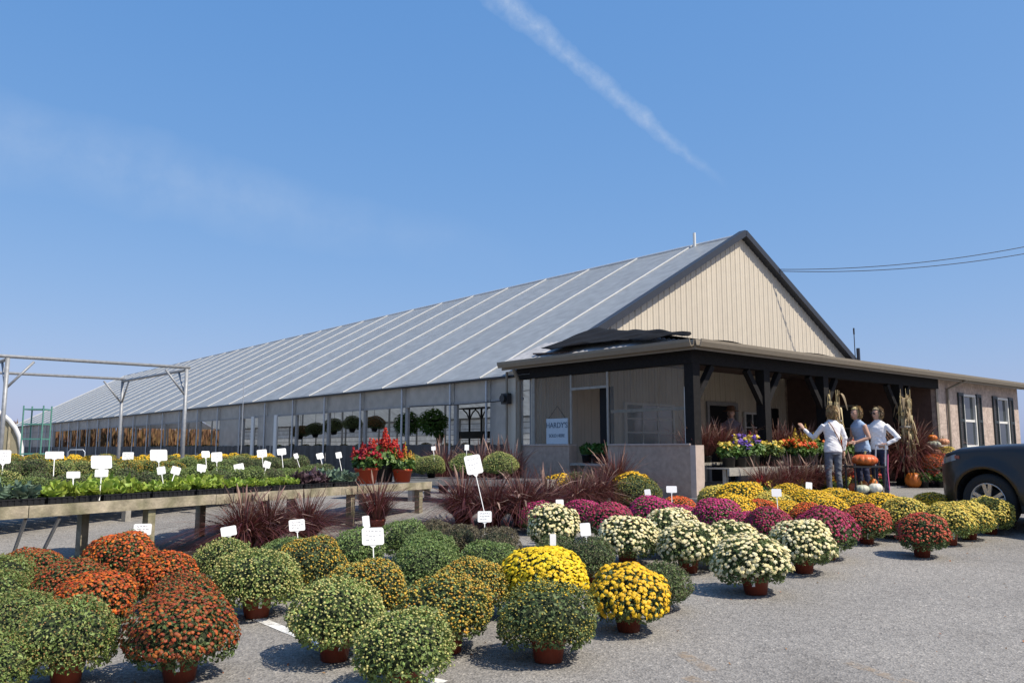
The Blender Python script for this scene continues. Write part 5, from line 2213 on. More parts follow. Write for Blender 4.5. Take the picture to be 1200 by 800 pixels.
# ------------------------------------------------------------------ porch display
dsp = thing('display_bench', 'pale plank bench of potted flowers along the porch front', 'bench', W(0.2, -0.35, 0))
for (a0, a1) in ((0.16, 2.10), (2.36, 4.9)):
    m = MB()
    m.ab_box(a0, a1, -0.62, -0.575, 0.42, 0.56)
    m.build('front_plank', M_GREYWOOD, dsp)
    for k in range(4):
        m = MB()
        m.ab_box(a0, a1, -0.57 + k * 0.13, -0.575 + (k + 1) * 0.13, 0.535, 0.56)
        m.build('top_plank', M_GREYWOOD, dsp)
    for a in (a0 + 0.1, a1 - 0.1):
        m = MB()
        m.ab_box(a - 0.035, a + 0.035, -0.5, -0.43, -0.05, 0.533)
        m.build('leg', M_GREYWOOD, dsp)
disp = [  # a, plumes, clusters, label words, leaf
    (0.40, (), ('softyellow',), 'pot of pale yellow flowers', 'broad'), (0.72, (), ('violet',), 'pot of violet flowers', 'broad'),
    (1.08, (), ('violet', 'softyellow'), 'pot of violet and yellow flowers', 'broad'), (1.45, ('crimson',), (), 'pot of crimson plumes', 'broad'),
    (1.85, (), ('softyellow',), 'pot of leafy yellow flowers', 'mum'), (2.62, ('plumeyellow',), ('orange',), 'pot of orange lilies and leaves', 'broad'),
    (3.0, (), ('orange',), 'pot of orange flowers', 'broad'), (3.4, ('plumeyellow',), (), 'pot of yellow plumes', 'broad'),
    (3.8, (), ('yellow',), 'pot of broad green leaves with yellow flowers', 'broad'), (4.25, ('scarlet',), ('orange',), 'pot of orange and scarlet flowers', 'broad'),
    (4.65, (), ('red',), 'pot of red flowers', 'broad')]
for i, (a, pl, cl, words, lf) in enumerate(disp):
    flower_pot(W(a + random.uniform(-0.05, 0.05), -0.34 + random.uniform(-0.10, 0.10), 0.562), random.uniform(1.15, 1.6), f'{words} on the porch display bench, {ORD[i + 1]} from left', pl, cl, leaf=lf, k=i,
               group='flower pots on the porch bench')
for i, a in enumerate((0.35, 0.85, 1.3, 1.75, 2.75, 3.25, 3.7, 4.4)):
    place_grass(0, 0, 0.80, 3, f'dark red grass behind the flowers on the porch bench, {ORD[i + 1]} from left', base=W(a, 0.36, 0.64), sz=1.1)
shelf = thing('rear_shelf', 'dark low shelf holding the grasses inside the porch front', 'shelf', W(2.4, 0.35, 0))
m = MB()
m.ab_box(0.15, 4.9, 0.16, 0.55, 0.59, 0.635)
m.build('board', M_GREYWOOD, shelf)
for a in (0.3, 2.6, 4.7):
    m = MB()
    m.ab_box(a - 0.04, a + 0.04, 0.18, 0.53, 0.03, 0.588)
    m.build('leg', M_GREYWOOD, shelf)
low = [(0.55, ('crimson',), ('softyellow',)), (0.95, (), ('softyellow',)), (1.45, ('crimson',), ()), (1.8, (), ('yellow',)), (2.75, (), ('yellow',)),
       (3.2, (), ('softyellow',)), (3.7, ('scarlet',), ('orange',)), (4.2, (), ('yellow',)), (4.7, (), ('red',))]
for i, (a, pl, cl) in enumerate(low):
    v = W(a, -0.95 + random.uniform(-0.1, 0.1))
    v.z = gz(v.x, v.y)
    flower_pot(v, 1.0, f'low flowering pot on the ground before the porch bench, {ORD[i + 1]} from left', pl, cl, k=i, group='pots on the ground before the porch')
for i, a in enumerate((0.75, 1.25, 1.65, 2.15, 2.45, 2.95, 3.45, 3.95)):
    v = W(a, -0.9)
    v.z = gz(v.x, v.y)
    place_grass(0, 0, random.uniform(0.6, 0.95), 3, f'dark red grass on the ground before the porch bench, {ORD[i + 1]} from left', base=v)

# plants in the side opening
ob = thing('opening_shelf', 'pale shelf of trays in the porch side opening', 'shelf', W(0, 2.5, 0))
m = MB()
m.ab_box(-0.16, 0.36, 2.04, 3.01, 0.555, 0.60)
m.build('board', M_GREYWOOD, ob)
for b in (2.1, 2.95):
    m = MB()
    m.ab_box(0.1, 0.16, b - 0.03, b + 0.03, 0.0, 0.553)
    m.build('leg', M_GREYWOOD, ob)
for i, b in enumerate((2.2, 2.48, 2.76)):
    t = thing('leafy_pot', f'green leafy pot in the porch side opening, {ORD[3 - i]} from left', 'potted plant', W(0.08, b, 0.602), i, 0.95, 'leafy pots in the side opening')
    attach(BLACKPOT, 'pot', t, scale=(1.15, 1.15, 1.2))
    attach(LEAFBUSH[i], 'leaves', t, mats=[LEAF['fern']], scale=(0.95, 0.95, 1.25))


# ------------------------------------------------------------------ pumpkins, cart, corn stalks
def pumpkin_mesh(rx, rz, ribs, depth, mat, seed=0):
    m = MB()
    rg = random.Random(seed)
    nu, nv = ribs * 6, 16
    tilt = rg.uniform(-0.03, 0.03)

    def fn(p, t, a):
        g = 1 - depth * (abs(math.cos(a * ribs / 2)) ** 0.6 * -1 + 1) * math.sin(t) ** 0.5
        g *= 1 + 0.02 * math.sin(a * 2 + seed)
        dip = 0.22 * rz * math.exp(-(math.sin(t) / 0.33) ** 2)
        return Vector((p.x * g, p.y * g, p.z - dip * (1 if p.z > 0 else -0.6) + tilt * p.x))
    m.ellipsoid((0, 0, rz * 0.88), rx, rx, rz, nu, nv, fn=fn)
    me = m.mesh('rind', mat, True)
    s = MB()
    s.tube([(0, 0, rz * 1.6), (0.004, 0, rz * 1.85), (0.02, 0.01, rz * 1.85 + 0.05)], [rx * 0.17, rx * 0.09, rx * 0.10], 7)
    return me, s.mesh('stem', M_STEMDRY, True)


M_STEMDRY = material('pumpkin_stem', (0.20, 0.17, 0.075), 0.8, var=0.2, scale=20)
M_PORANGE = material('orange_pumpkin_skin', (0.60, 0.165, 0.018), 0.45, var=0.12, scale=5)
M_PRED = material('red_orange_pumpkin_skin', (0.58, 0.085, 0.018), 0.42, col2=(0.62, 0.16, 0.03), var=0.1, scale=4)
M_PWHITE = material('white_pumpkin_skin', (0.72, 0.69, 0.58), 0.45, var=0.06, scale=5)
M_PGREEN = material('grey_green_pumpkin_skin', (0.40, 0.44, 0.33), 0.5, col2=(0.55, 0.54, 0.42), var=0.1, scale=5)
M_PPINK = material('pinkish_pumpkin_skin', (0.60, 0.28, 0.15), 0.5, var=0.1, scale=5)


def pumpkin(loc, rx, rz, mat, label, ribs=9, depth=0.09, seed=0):
    t = thing('pumpkin', label, 'pumpkin', loc, random.uniform(0, 6))
    r, s = pumpkin_mesh(rx, rz, ribs, depth, mat, seed)
    attach(r, 'rind', t)
    attach(s, 'stem', t)


CD = 15.0
cc = ground_at(1012, CD)
cart = thing('display_cart', 'black two-tier cart of pumpkins in front of the women', 'cart', cc)
cx, cy, cz = cc
for sx in (-0.26, 0.26):
    for sy in (-0.2, 0.2):
        m = MB()
        m.tube([(cx + sx, cy + sy, cz + 0.05), (cx + sx, cy + sy, cz + 0.66)], 0.016, 6)
        m.build('upright', M_DARKSTEEL, cart)
        m = MB()
        m.tube([(cx + sx, cy + sy - 0.02, cz + 0.045), (cx + sx, cy + sy + 0.02, cz + 0.045)], 0.045, 12)
        m.build('wheel', M_DARKSTEEL, cart)
for z in (0.12, 0.60):
    m = MB()
    m.frame_box((cx, cy, cz + z), (0.30, 0, 0), (0, 0.24, 0), (0, 0, 0.014))
    m.build('shelf', M_DARKSTEEL, cart)
m = MB()
m.tube([(cx + 0.28, cy - 0.2, cz + 0.6), (cx + 0.31, cy - 0.2, cz + 0.98), (cx + 0.31, cy + 0.2, cz + 0.98), (cx + 0.28, cy + 0.2, cz + 0.6)], 0.014, 6)
m.build('handle', M_GALV, cart)
pumpkin((cx - 0.0, cy - 0.02, cz + 0.615), 0.225, 0.115, M_PRED, 'big flat red-orange pumpkin on top of the cart', 12, 0.10, 1)
pumpkin((cx + 0.11, cy - 0.14, cz + 0.135), 0.125, 0.10, M_PWHITE, 'white pumpkin on the lower shelf of the cart', 10, 0.06, 2)
pumpkin((cx - 0.13, cy - 0.15, cz + 0.135), 0.125, 0.085, M_PGREEN, 'grey-green pumpkin on the lower shelf of the cart', 10, 0.08, 3)
pumpkin((cx - 0.19, cy + 0.07, cz + 0.135), 0.085, 0.10, M_PRED, 'small red-orange pumpkin at the left on the lower cart shelf', 8, 0.07, 4)
pumpkin((cx - 0.01, cy + 0.06, cz + 0.135), 0.085, 0.12, M_PORANGE, 'small orange pumpkin in the middle on the lower cart shelf', 8, 0.07, 5)
pumpkin((cx + 0.18, cy + 0.09, cz + 0.135), 0.085, 0.14, M_PORANGE, 'tall orange pumpkin at the right on the lower cart shelf', 8, 0.07, 6)


def corn_bundle(loc, h, n, seed, label, tie):
    """upright stalks bound to a post, dry leaves hanging and twisting off them"""
    rng = np.random.default_rng(seed)
    t = thing('corn_stalk_bundle', label, 'corn stalks', loc)
    m = MB()
    V, F = [], []
    o = 0
    SEG = 6
    for i in range(n // 8):
        a = rng.uniform(0, 6.28)
        r0, r1 = rng.uniform(0.02, 0.11), rng.uniform(0.03, 0.15)
        L = h * rng.uniform(0.82, 1.0)
        p0, p1 = Vector((math.cos(a) * r0, math.sin(a) * r0, 0)), Vector((math.cos(a) * r1, math.sin(a) * r1, L))
        m.tube([p0, p0.lerp(p1, 0.5), p1], [0.011, 0.009, 0.004], 5)
        for q_ in range(9):
            s0 = rng.uniform(0.22, 0.98)
            st = np.array(p0.lerp(p1, s0))
            aa = a + rng.normal(0, 1.0)
            out = np.array([math.cos(aa), math.sin(aa), 0])
            side = np.array([-math.sin(aa), math.cos(aa), 0])
            Ln = rng.uniform(0.2, 0.5)
            w = rng.uniform(0.014, 0.032)
            rise = rng.uniform(0.15, 0.9)
            tw = rng.normal(0, 1.2)
            reach = rng.uniform(0.12, 0.42)
            for k in range(SEG + 1):
                s = k / SEG
                p = st + out * Ln * reach * (s ** 0.8) + np.array([0, 0, Ln * (rise * s * (1 - s) * 1.6 - (1.0 - rise * 0.7) * s * s)])
                ww = w * (0.3 + math.sin(math.pi * min(s * 0.85 + 0.12, 1)))
                sd = side * math.cos(tw * s) + out * math.sin(tw * s) * 0.8
                V += [p - sd * ww, p + sd * ww]
            for k in range(SEG):
                q = o + 2 * k
                F += [(q, q + 1, q + 3), (q, q + 3, q + 2)]
            o += 2 * (SEG + 1)
    V = np.array(V)
    V[:, 2] = np.maximum(V[:, 2], 0.01)
    attach(m.mesh('stalks', LEAF['corn'], True), 'stalks', t)
    lv = attach(np_mesh('leaves', V, np.array(F), LEAF['corn']), 'leaves', t)
    lv['kind'] = 'stuff'
    for z in (tie, tie + 0.3):
        m = MB()
        m.lathe([(0.13, z * h - 0.02), (0.14, z * h), (0.13, z * h + 0.02)], 14)
        attach(m.mesh('tie', M_GREYWOOD), 'tie', t)


corn_bundle(W(7.72, -0.26, 0.03), 2.28, 104, 31, 'tall dry corn stalk bundle tied to the rightmost porch post', 0.3)
corn_bundle(W(4.52, -0.24, 0.03), 2.12, 110, 32, 'dry corn stalk bundle on the porch post behind the woman at left', 0.38)

v = W(8.05, -1.0)
pumpkin(ground_at(1069, 19.3), 0.20, 0.195, M_PORANGE, 'round orange pumpkin on the ground by the corn stalks', 10, 0.06, 11)
# autumn display beside the corn
SH = 0.62


def W2(a, b, z=0.0):
    return W(a - SH, b, z)


dp = W2(9.1, -0.55)
stp = thing('straw_stand', 'stepped wooden stand of pumpkins and flowers beside the stucco corner', 'stand', dp)
for k, (a, b, z) in enumerate(((9.2, -0.75, 0.35), (9.45, -0.4, 0.72))):
    m = MB()
    m.ab_box(a - SH - 0.75, a - SH + 0.75, b - 0.16, b + 0.18, z - 0.04, z)
    m.build('step', M_GREYWOOD, stp)
    for s in (-0.65, 0.65):
        m = MB()
        m.ab_box(a - SH + s - 0.03, a - SH + s + 0.03, b - 0.1, b + 0.12, 0.0, z - 0.042)
        m.build('leg', M_GREYWOOD, stp)
pumpkin(W2(9.45, -0.40, 0.722), 0.17, 0.10, M_PPINK, 'pinkish pumpkin at the bottom of the stacked pumpkins', 11, 0.09, 12)
pumpkin(W2(9.45, -0.40, 0.90), 0.19, 0.10, M_PGREEN, 'pale green pumpkin in the middle of the pumpkin stack', 11, 0.09, 13)
pumpkin(W2(9.45, -0.40, 1.075), 0.11, 0.085, M_PORANGE, 'small orange pumpkin topping the pumpkin stack', 9, 0.07, 14)
pumpkin(W2(10.05, -0.40, 0.98), 0.14, 0.09, M_PPINK, 'pink-orange pumpkin above the yellow mum by the stucco wall', 10, 0.09, 15)
t = place_mum('ysoft', W2(10.05, -0.42, 0.50), 0.78, pot=BLACKPOT)
t['label'] = 'soft yellow chrysanthemum on the stepped stand by the stucco wall'
t = place_mum('orange', W(7.92, -0.76, 0.352), 0.72, pot=BLACKPOT)
t['label'] = 'orange chrysanthemum on the stepped stand beside the corn stalks'
t = place_mum('red', W(8.36, -0.78, 0.352), 0.78, pot=BLACKPOT)
t['label'] = 'red chrysanthemum in the middle of the stepped stand'
for i, (a, b, z, s_) in enumerate(((8.5, -0.1, 0.03, 1.0), (8.9, -0.1, 0.3, 0.95), (9.35, 0.05, 0.3, 1.0), (9.8, 0.1, 0.1, 0.95))):
    place_grass(0, 0, s_ * 1.15, i, f'dark red grass behind the pumpkin stand, {ORD[i + 1]} from left', base=W2(a, b, z), sz=1.3)
for i, (a, b) in enumerate(((1080, 19.2), (1090, 19.4), (1100, 19.3), (1109, 19.5))):
    v = ground_at(a, b)
    flower_pot(v, 1.05, f'leafy pot on the ground under the pumpkin stand, {ORD[i + 1]} from left', (), (('red', 'orange', 'softyellow', 'red')[i],) if i % 2 else (), k=i, leaf='broad',
               group='leafy pots under the pumpkin stand')
# a few dry leaves and petals dropped on the lot
rngl = np.random.default_rng(77)
xy = []
while len(xy) < 420:
    k_, px_, l_, s_ = placed_mums[rngl.integers(len(placed_mums))]
    r_ = abs(rngl.normal(0, 0.45)) + 0.15
    a_ = rngl.uniform(0, 6.28)
    xy.append((l_.x + math.cos(a_) * r_, l_.y + math.sin(a_) * r_))
for _ in range(120):
    xy.append((rngl.uniform(-3, 8), rngl.uniform(4.5, 12)))
Pl = np.array([(x, y, gz(x, y) + 0.008) for x, y in xy])
vl, fl = leaf_quads(Pl, np.tile(np.array([[0, 0, 1.0]]), (len(Pl), 1)), 0.022, 0.6, 0.25, rng=rngl)
lo_ = bpy.data.objects.new('leaf_litter', np_mesh('leaf_litter', vl, fl, FLOWER['bronze']))
COL.objects.link(lo_)
tag(lo_, 'dry leaves and petals scattered over the asphalt', 'leaf litter')
lo_['kind'] = 'stuff'
# hanging corn on the shaded wall
hc = thing('hanging_corn', 'orange and cream corn cobs hung on the shaded porch wall', 'decoration', W(10.05, 1.6, 1.4))
for k, (dx, cmat) in enumerate(((-0.07, M_PORANGE), (0.0, M_PWHITE), (0.07, M_PRED))):
    m = MB()
    c = W(10.05, 1.6 + dx, 1.55 - 0.05 * (k % 2))
    m.ellipsoid(c, 0.035, 0.035, 0.13, 10, 8)
    m.build('cob', cmat, hc, smooth=True)
m = MB()
for k in range(9):
    m.bar(W(10.05, 1.6, 1.66), W(10.05 - 0.02 * (k % 3), 1.6 + (k - 4) * 0.035, 1.92), 0.025, 0.004, up=AX)
m.build('husk', LEAF['corn'], hc)
# small window in the brown wall inside the porch
sw2 = thing('porch_window', 'tall dim window in the shaded brown porch wall', 'window', W(10.07, 2.4, 0.9))
m = MB()
for (x0, x1, z0, z1) in ((2.1, 2.16, 0.8, 2.1), (2.74, 2.8, 0.8, 2.1), (2.16, 2.74, 0.8, 0.86), (2.16, 2.74, 2.04, 2.1), (2.16, 2.74, 1.43, 1.47)):
    m.ab_box(10.05, 10.085, x0, x1, z0, z1)
m.build('frame', M_GREYWOOD, sw2)
m = MB()
m.ab_box(10.06, 10.075, 2.16, 2.74, 0.86, 2.04)
m.build('pane', M_GLASS, sw2)
# ------------------------------------------------------------------ people
from mathutils.bvhtree import BVHTree
M_SKIN = material('skin', (0.50, 0.29, 0.20), 0.55, var=0.05, scale=20)
M_WHITETOP = material('white_knit', (0.84, 0.83, 0.84), 0.8, var=0.05, scale=14, bump=0.25, bscale=9)
M_BLUETOP = material('pale_denim_top', (0.30, 0.40, 0.56), 0.8, var=0.1, scale=14, bump=0.25, bscale=9)
M_JEANS = material('grey_jeans', (0.15, 0.165, 0.20), 0.85, var=0.2, scale=9, bump=0.25, bscale=9)
M_NAVY = material('navy_trousers', (0.018, 0.022, 0.055), 0.8, var=0.1, bump=0.2, bscale=9)
M_PINK = material('pink_stripe', (0.55, 0.10, 0.25), 0.7)
M_SHOE = material('dark_shoes', (0.03, 0.03, 0.035), 0.6)
M_BLONDE = material('blonde_hair', (0.50, 0.36, 0.18), 0.5, col2=(0.34, 0.22, 0.10), var=0.35, scale=22, island=0.5)
M_GREYBLONDE = material('ash_blonde_hair', (0.42, 0.31, 0.18), 0.5, col2=(0.17, 0.11, 0.06), var=0.35, scale=22, island=0.5)
M_PLAID = material('faded_plaid_shirt', (0.36, 0.28, 0.28), 0.85, col2=(0.20, 0.18, 0.22), var=0.2, scale=22)
M_BROWNHAT = material('brown_felt_hat', (0.16, 0.075, 0.035), 0.9)
M_STRAP = material('brown_strap', (0.22, 0.10, 0.06), 0.6)
M_EYE = material('eye_dark', (0.02, 0.015, 0.012), 0.3)
M_LIP = material('lips', (0.38, 0.13, 0.11), 0.5)


def loft_rings(m, rings, tagi, flat=False, yaw=0.0, n=14):
    """closed tube through (centre, ra, rb); flat rings lie level, others follow the path"""
    pts = [Vector(r[0]) for r in rings]
    vs, fs = [], []
    k = len(pts)
    ref = Vector((0, 1, 0))
    for i, (c, ra, rb) in enumerate(rings):
        c = Vector(c)
        if flat:
            s, u = Vector((math.cos(yaw), math.sin(yaw), 0)), Vector((-math.sin(yaw), math.cos(yaw), 0))
        else:
            t = (pts[min(i + 1, k - 1)] - pts[max(i - 1, 0)]).normalized()
            rf = ref if abs(t.dot(ref)) < 0.9 else Vector((1, 0, 0))
            s = t.cross(rf).normalized()
            u = s.cross(t).normalized()
        for j in range(n):
            a = 2 * math.pi * j / n
            vs.append(c + s * ra * math.cos(a) + u * rb * math.sin(a))
    for i in range(k - 1):
        for j in range(n):
            j2 = (j + 1) % n
            fs.append((i * n + j, i * n + j2, (i + 1) * n + j2, (i + 1) * n + j))
    d0 = (pts[0] - pts[1]).normalized() * min(rings[0][1], rings[0][2]) * 0.6
    d1 = (pts[-1] - pts[-2]).normalized() * min(rings[-1][1], rings[-1][2]) * 0.6
    o = len(vs)
    vs += [pts[0] + d0, pts[-1] + d1]
    for j in range(n):
        j2 = (j + 1) % n
        fs.append((j2, j, o))
        fs.append(((k - 1) * n + j, (k - 1) * n + j2, o + 1))
    m.add(vs, fs, tagi)


def limb(m, pts, rads, tagi):
    """limb through joints with smoothly varying radius"""
    rings = []
    for i in range(len(pts) - 1):
        a, b = Vector(pts[i]), Vector(pts[i + 1])
        for s in range(5):
            t = s / 5
            rings.append((a.lerp(b, t), rads[i] * (1 - t) + rads[i + 1] * t, rads[i] * (1 - t) + rads[i + 1] * t))
    rings.append((Vector(pts[-1]), rads[-1], rads[-1]))
    loft_rings(m, rings, tagi)


def hand(m, wrist, direction, palm_n, tagi, curl=0.35, thumb_side=1):
    d = Vector(direction).normalized()
    nrm = Vector(palm_n)
    nrm = (nrm - d * nrm.dot(d)).normalized()
    s = d.cross(nrm).normalized() * thumb_side
    w = Vector(wrist)
    loft_rings(m, [(w, 0.024, 0.020), (w + d * 0.03, 0.034, 0.018), (w + d * 0.075, 0.040, 0.016), (w + d * 0.092, 0.036, 0.014)], tagi)
    for k, (off, L) in enumerate(((0.028, 0.068), (0.009, 0.078), (-0.010, 0.072), (-0.028, 0.055))):
        p0 = w + d * 0.085 + s * off
        d1 = (d + nrm * curl * 0.6).normalized()
        p1 = p0 + d1 * L * 0.5
        d2 = (d + nrm * curl * 2.2).normalized()
        limb(m, [p0, p1, p1 + d2 * L * 0.5], [0.010, 0.009, 0.0075], tagi)
    p0 = w + d * 0.03 + s * 0.028
    p1 = p0 + (d * 0.6 + s * 0.75 + nrm * 0.3).normalized() * 0.036
    limb(m, [p0, p1, p1 + (d + nrm * 0.5 + s * 0.2).normalized() * 0.030], [0.013, 0.0105, 0.0085], tagi)


def make_person(label, loc, yaw, spec, scale=1.0):
    """local frame: x to the person's right, y to the front, z up"""
    # 0 skin, 1 top, 2 trousers, 3 shoes, 4 eyes, 5 lips
    m = MB()
    lean = spec.get('lean', 0.0)

    def L(x, y, z):
        return Vector((x, y + lean * max(z - 0.9, 0), z))
    hem = spec.get('hem', 0.86)
    rings = [(L(0, 0.0, hem - 0.01), 0.172, 0.125), (L(0, 0.0, 0.93), 0.172, 0.122), (L(0, 0, 1.02), 0.150, 0.108), (L(0, 0, 1.10), 0.138, 0.10),
             (L(0, 0.012, 1.22), 0.158, 0.115), (L(0, 0.012, 1.29), 0.172, 0.110), (L(0, 0, 1.345), 0.170, 0.090), (L(0, -0.005, 1.385), 0.135, 0.074), (L(0, -0.005, 1.415), 0.090, 0.062), (L(0, 0, 1.44), 0.064, 0.056)]
    loft_rings(m, rings, 1, flat=True, n=20)
    loft_rings(m, [(Vector((0, 0, 0.80)), 0.150, 0.108), (Vector((0, 0, 0.88)), 0.163, 0.114), (Vector((0, 0, 0.95)), 0.150, 0.105)], 2, flat=True, n=20)
    # neck and head
    hd = L(0, 0.015, 1.555)
    hy = spec.get('head_yaw', 0.0)
    limb(m, [L(0, -0.005, 1.40), L(0, 0.008, 1.50)], [0.056, 0.050], 0)
    hr = Matrix.Rotation(hy, 3, 'Z')
    h = MB()

    def skull(p, t, a):
        if p.z < 0:
            p = Vector((p.x * (1 + p.z * 2.4), p.y * (1 + p.z * 0.9) + 0.012 * (-p.z / 0.1), p.z))
        return p
    h.ellipsoid((0, 0, 0), 0.074, 0.094, 0.112, 20, 14, fn=skull)
    h.ellipsoid((0, 0.092, -0.018), 0.014, 0.020, 0.024, 8, 6)            # nose
    for s in (-1, 1):
        h.ellipsoid((s * 0.075, -0.005, -0.012), 0.010, 0.020, 0.030, 8, 6)  # ears
    m.add([hd + hr @ Vector(p) for p in h.v], h.f, 0)
    e = MB()
    for s in (-1, 1):
        e.ellipsoid((s * 0.030, 0.082, 0.008), 0.013, 0.011, 0.009, 8, 6)
    m.add([hd + hr @ Vector(p) for p in e.v], e.f, 4)
    e = MB()
    e.ellipsoid((0, 0.080, -0.060), 0.022, 0.013, 0.008, 8, 6)
    m.add([hd + hr @ Vector(p) for p in e.v], e.f, 5)
    # arms
    for s, key in ((-1, 'left'), (1, 'right')):
        el, wr, hdir, pn = spec[key]
        sh = L(s * 0.158, 0, 1.335)
        el, wr = Vector(el), Vector(wr)
        if spec.get('sleeveless'):
            limb(m, [sh - Vector((s * 0.03, 0, 0)), sh.lerp(el, 0.12)], [0.054, 0.052], 1)
            limb(m, [sh, el, wr], [0.050, 0.038, 0.026], 0)
        else:
            limb(m, [sh, sh.lerp(el, 0.3), el, wr - (wr - el) * 0.06], [0.052, 0.052, 0.044, 0.035], 1)
            limb(m, [el.lerp(wr, 0.8), wr], [0.027, 0.024], 0)
        hand(m, wr, hdir, pn, 0, spec.get('curl', 0.35), -s)
    # legs
    for s, key in ((-1, 'lleg'), (1, 'rleg')):
        kn, an = spec.get(key, ((s * 0.095, 0.03, 0.47), (s * 0.105, -0.02, 0.085)))
        hip = Vector((s * 0.082, 0, 0.84))
        limb(m, [hip, Vector(kn), Vector(an)], [0.086, 0.060, 0.048], 2)
        an = Vector(an)
        loft_rings(m, [(an + Vector((0, -0.055, -0.045)), 0.032, 0.030), (an + Vector((0, 0.0, -0.045)), 0.038, 0.036),
                       (an + Vector((0, 0.10, -0.055)), 0.043, 0.027), (an + Vector((0, 0.165, -0.060)), 0.034, 0.020)], 3)
    tmp = bpy.data.objects.new('tmp', m.mesh('tmp', M_SKIN))
    COL.objects.link(tmp)
    rm = tmp.modifiers.new('r', 'REMESH')
    rm.mode = 'VOXEL'
    rm.voxel_size = 0.0095
    sm = tmp.modifiers.new('s', 'SMOOTH')
    sm.factor = 0.5
    sm.iterations = 4
    dg = bpy.context.evaluated_depsgraph_get()
    me = bpy.data.meshes.new_from_object(tmp.evaluated_get(dg))
    bpy.data.objects.remove(tmp)
    rgp = random.Random(int(loc[0] * 1000))
    ph = [rgp.uniform(0, 6.28) for _ in range(6)]
    bv = BVHTree.FromPolygons([Vector(v) for v in m.v], m.f)
    me.materials.clear()
    for mt in (M_SKIN, spec['top'], spec['legs'], M_SHOE, M_EYE, M_LIP):
        me.materials.append(mt)
    mi = []
    for p in me.polygons:
        r = bv.find_nearest(p.center)
        mi.append(m.m[r[2]] if r[2] is not None else 1)
    me.polygons.foreach_set('material_index', mi)
    # folds in the cloth: wrinkles gather at the waist, elbows and knees
    cloth = set()
    for p, k in zip(me.polygons, mi):
        if k in (1, 2):
            cloth.update(p.vertices)
    nv_ = len(me.vertices)
    co_ = np.empty(nv_ * 3, dtype=np.float32)
    no_ = np.empty(nv_ * 3, dtype=np.float32)
    me.vertices.foreach_get('co', co_)
    me.vertices.foreach_get('normal', no_)
    co_, no_ = co_.reshape(-1, 3), no_.reshape(-1, 3)
    for vi in cloth:
        c_ = Vector(co_[vi])
        wv = math.sin(c_.z * 62 + 2.2 * math.sin(c_.x * 21 + ph[0]) + 2 * math.sin(c_.y * 17 + ph[1])) * 0.6 + math.sin(c_.x * 45 + c_.z * 30 + ph[2]) * 0.35 + math.sin(c_.z * 120 + c_.x * 60 + ph[3]) * 0.25
        amt = 0.0022 + 0.0045 * math.exp(-((c_.z - 1.06) / 0.10) ** 2) + 0.004 * math.exp(-((c_.z - 0.50) / 0.10) ** 2) + 0.003 * math.exp(-((c_.z - 0.14) / 0.07) ** 2)
        co_[vi] += no_[vi] * (wv * amt)
    me.vertices.foreach_set('co', co_.ravel())
    me.update()
    me.polygons.foreach_set('use_smooth', [True] * len(mi))
    me.name = 'body'
    t = thing('person', label, 'person', loc, yaw, scale)
    attach(me, 'body', t)
    # hair
    if spec.get('hair'):
        hm = MB()

        def cap(p, t_, a):
            f = p.y / 0.1
            low = p.z < 0.0
            if f > 0.35 and p.z < 0.062:
                p = Vector((p.x * 0.7, p.y * 0.45, p.z))
            if low and f <= 0.35:
                p = Vector((p.x * 0.98, p.y, p.z * spec.get('hair_len', 0.9)))
            wv = 1 + 0.05 * math.sin(a * 13 + p.z * 40) + 0.03 * math.sin(a * 29)
            return Vector((p.x * wv, p.y * wv, p.z))
        hm.ellipsoid((0, -0.010, 0.012), 0.090, 0.108, 0.122, 40, 20, fn=cap)
        if spec.get('bun'):
            hm.ellipsoid((0, -0.105, 0.045), 0.045, 0.04, 0.042, 14, 10)
        hv = [hd + hr @ Vector(p) for p in hm.v]
        hm.v = hv
        ho = attach(hm.mesh('hair', spec['hair'], True), 'hair', t)
        rng = np.random.default_rng(5)
        n = 750
        a = rng.uniform(math.pi * 0.95, math.pi * 2.05, n)
        zz = rng.uniform(-0.10, 0.125, n)
        rad = np.sqrt(np.maximum(1 - ((zz - 0.012) / 0.128) ** 2, 0.02))
        P = np.stack([np.cos(a) * 0.094 * rad, np.sin(a) * 0.112 * rad - 0.01, zz], 1) * rng.uniform(0.97, 1.14, n)[:, None]
        N = unit(P)
        T = unit(np.cross(N, np.cross(np.array([[0, 0.3, 1.0]]), N)) + rng.normal(0, 0.32, (n, 3)))
        B = np.cross(N, T)
        Ls, ws = 0.042, 0.006
        V = np.stack([P - T * Ls, P + B * ws + N * 0.012, P + T * Ls, P - B * ws + N * 0.012], 1).reshape(-1, 3)
        R3 = np.array(hr)
        V = V @ R3.T + np.array(hd)
        i4 = np.arange(n)[:, None] * 4
        F = np.concatenate([i4 + np.array([[0, 1, 2]]), i4 + np.array([[0, 2, 3]])], 1).reshape(-1, 3)
        st = np_mesh('strands', V, F, spec['hair'])
        so = bpy.data.objects.new('strands', st)
        COL.objects.link(so)
        so.parent = ho
        so['kind'] = 'stuff'
    if spec.get('glasses'):
        g = MB()
        for s in (-1, 1):
            g.ellipsoid((s * 0.034, 0.098, 0.008), 0.027, 0.006, 0.019, 10, 6)
            g.tube([(s * 0.058, 0.092, 0.012), (s * 0.080, 0.04, 0.012), (s * 0.084, -0.01, 0.008)], 0.004, 5)
        g.tube([(-0.01, 0.103, 0.012), (0.01, 0.103, 0.012)], 0.004, 5)
        g.v = [hd + hr @ Vector(p) for p in g.v]
        attach(g.mesh('sunglasses', M_DARKSTEEL, True), 'sunglasses', t)
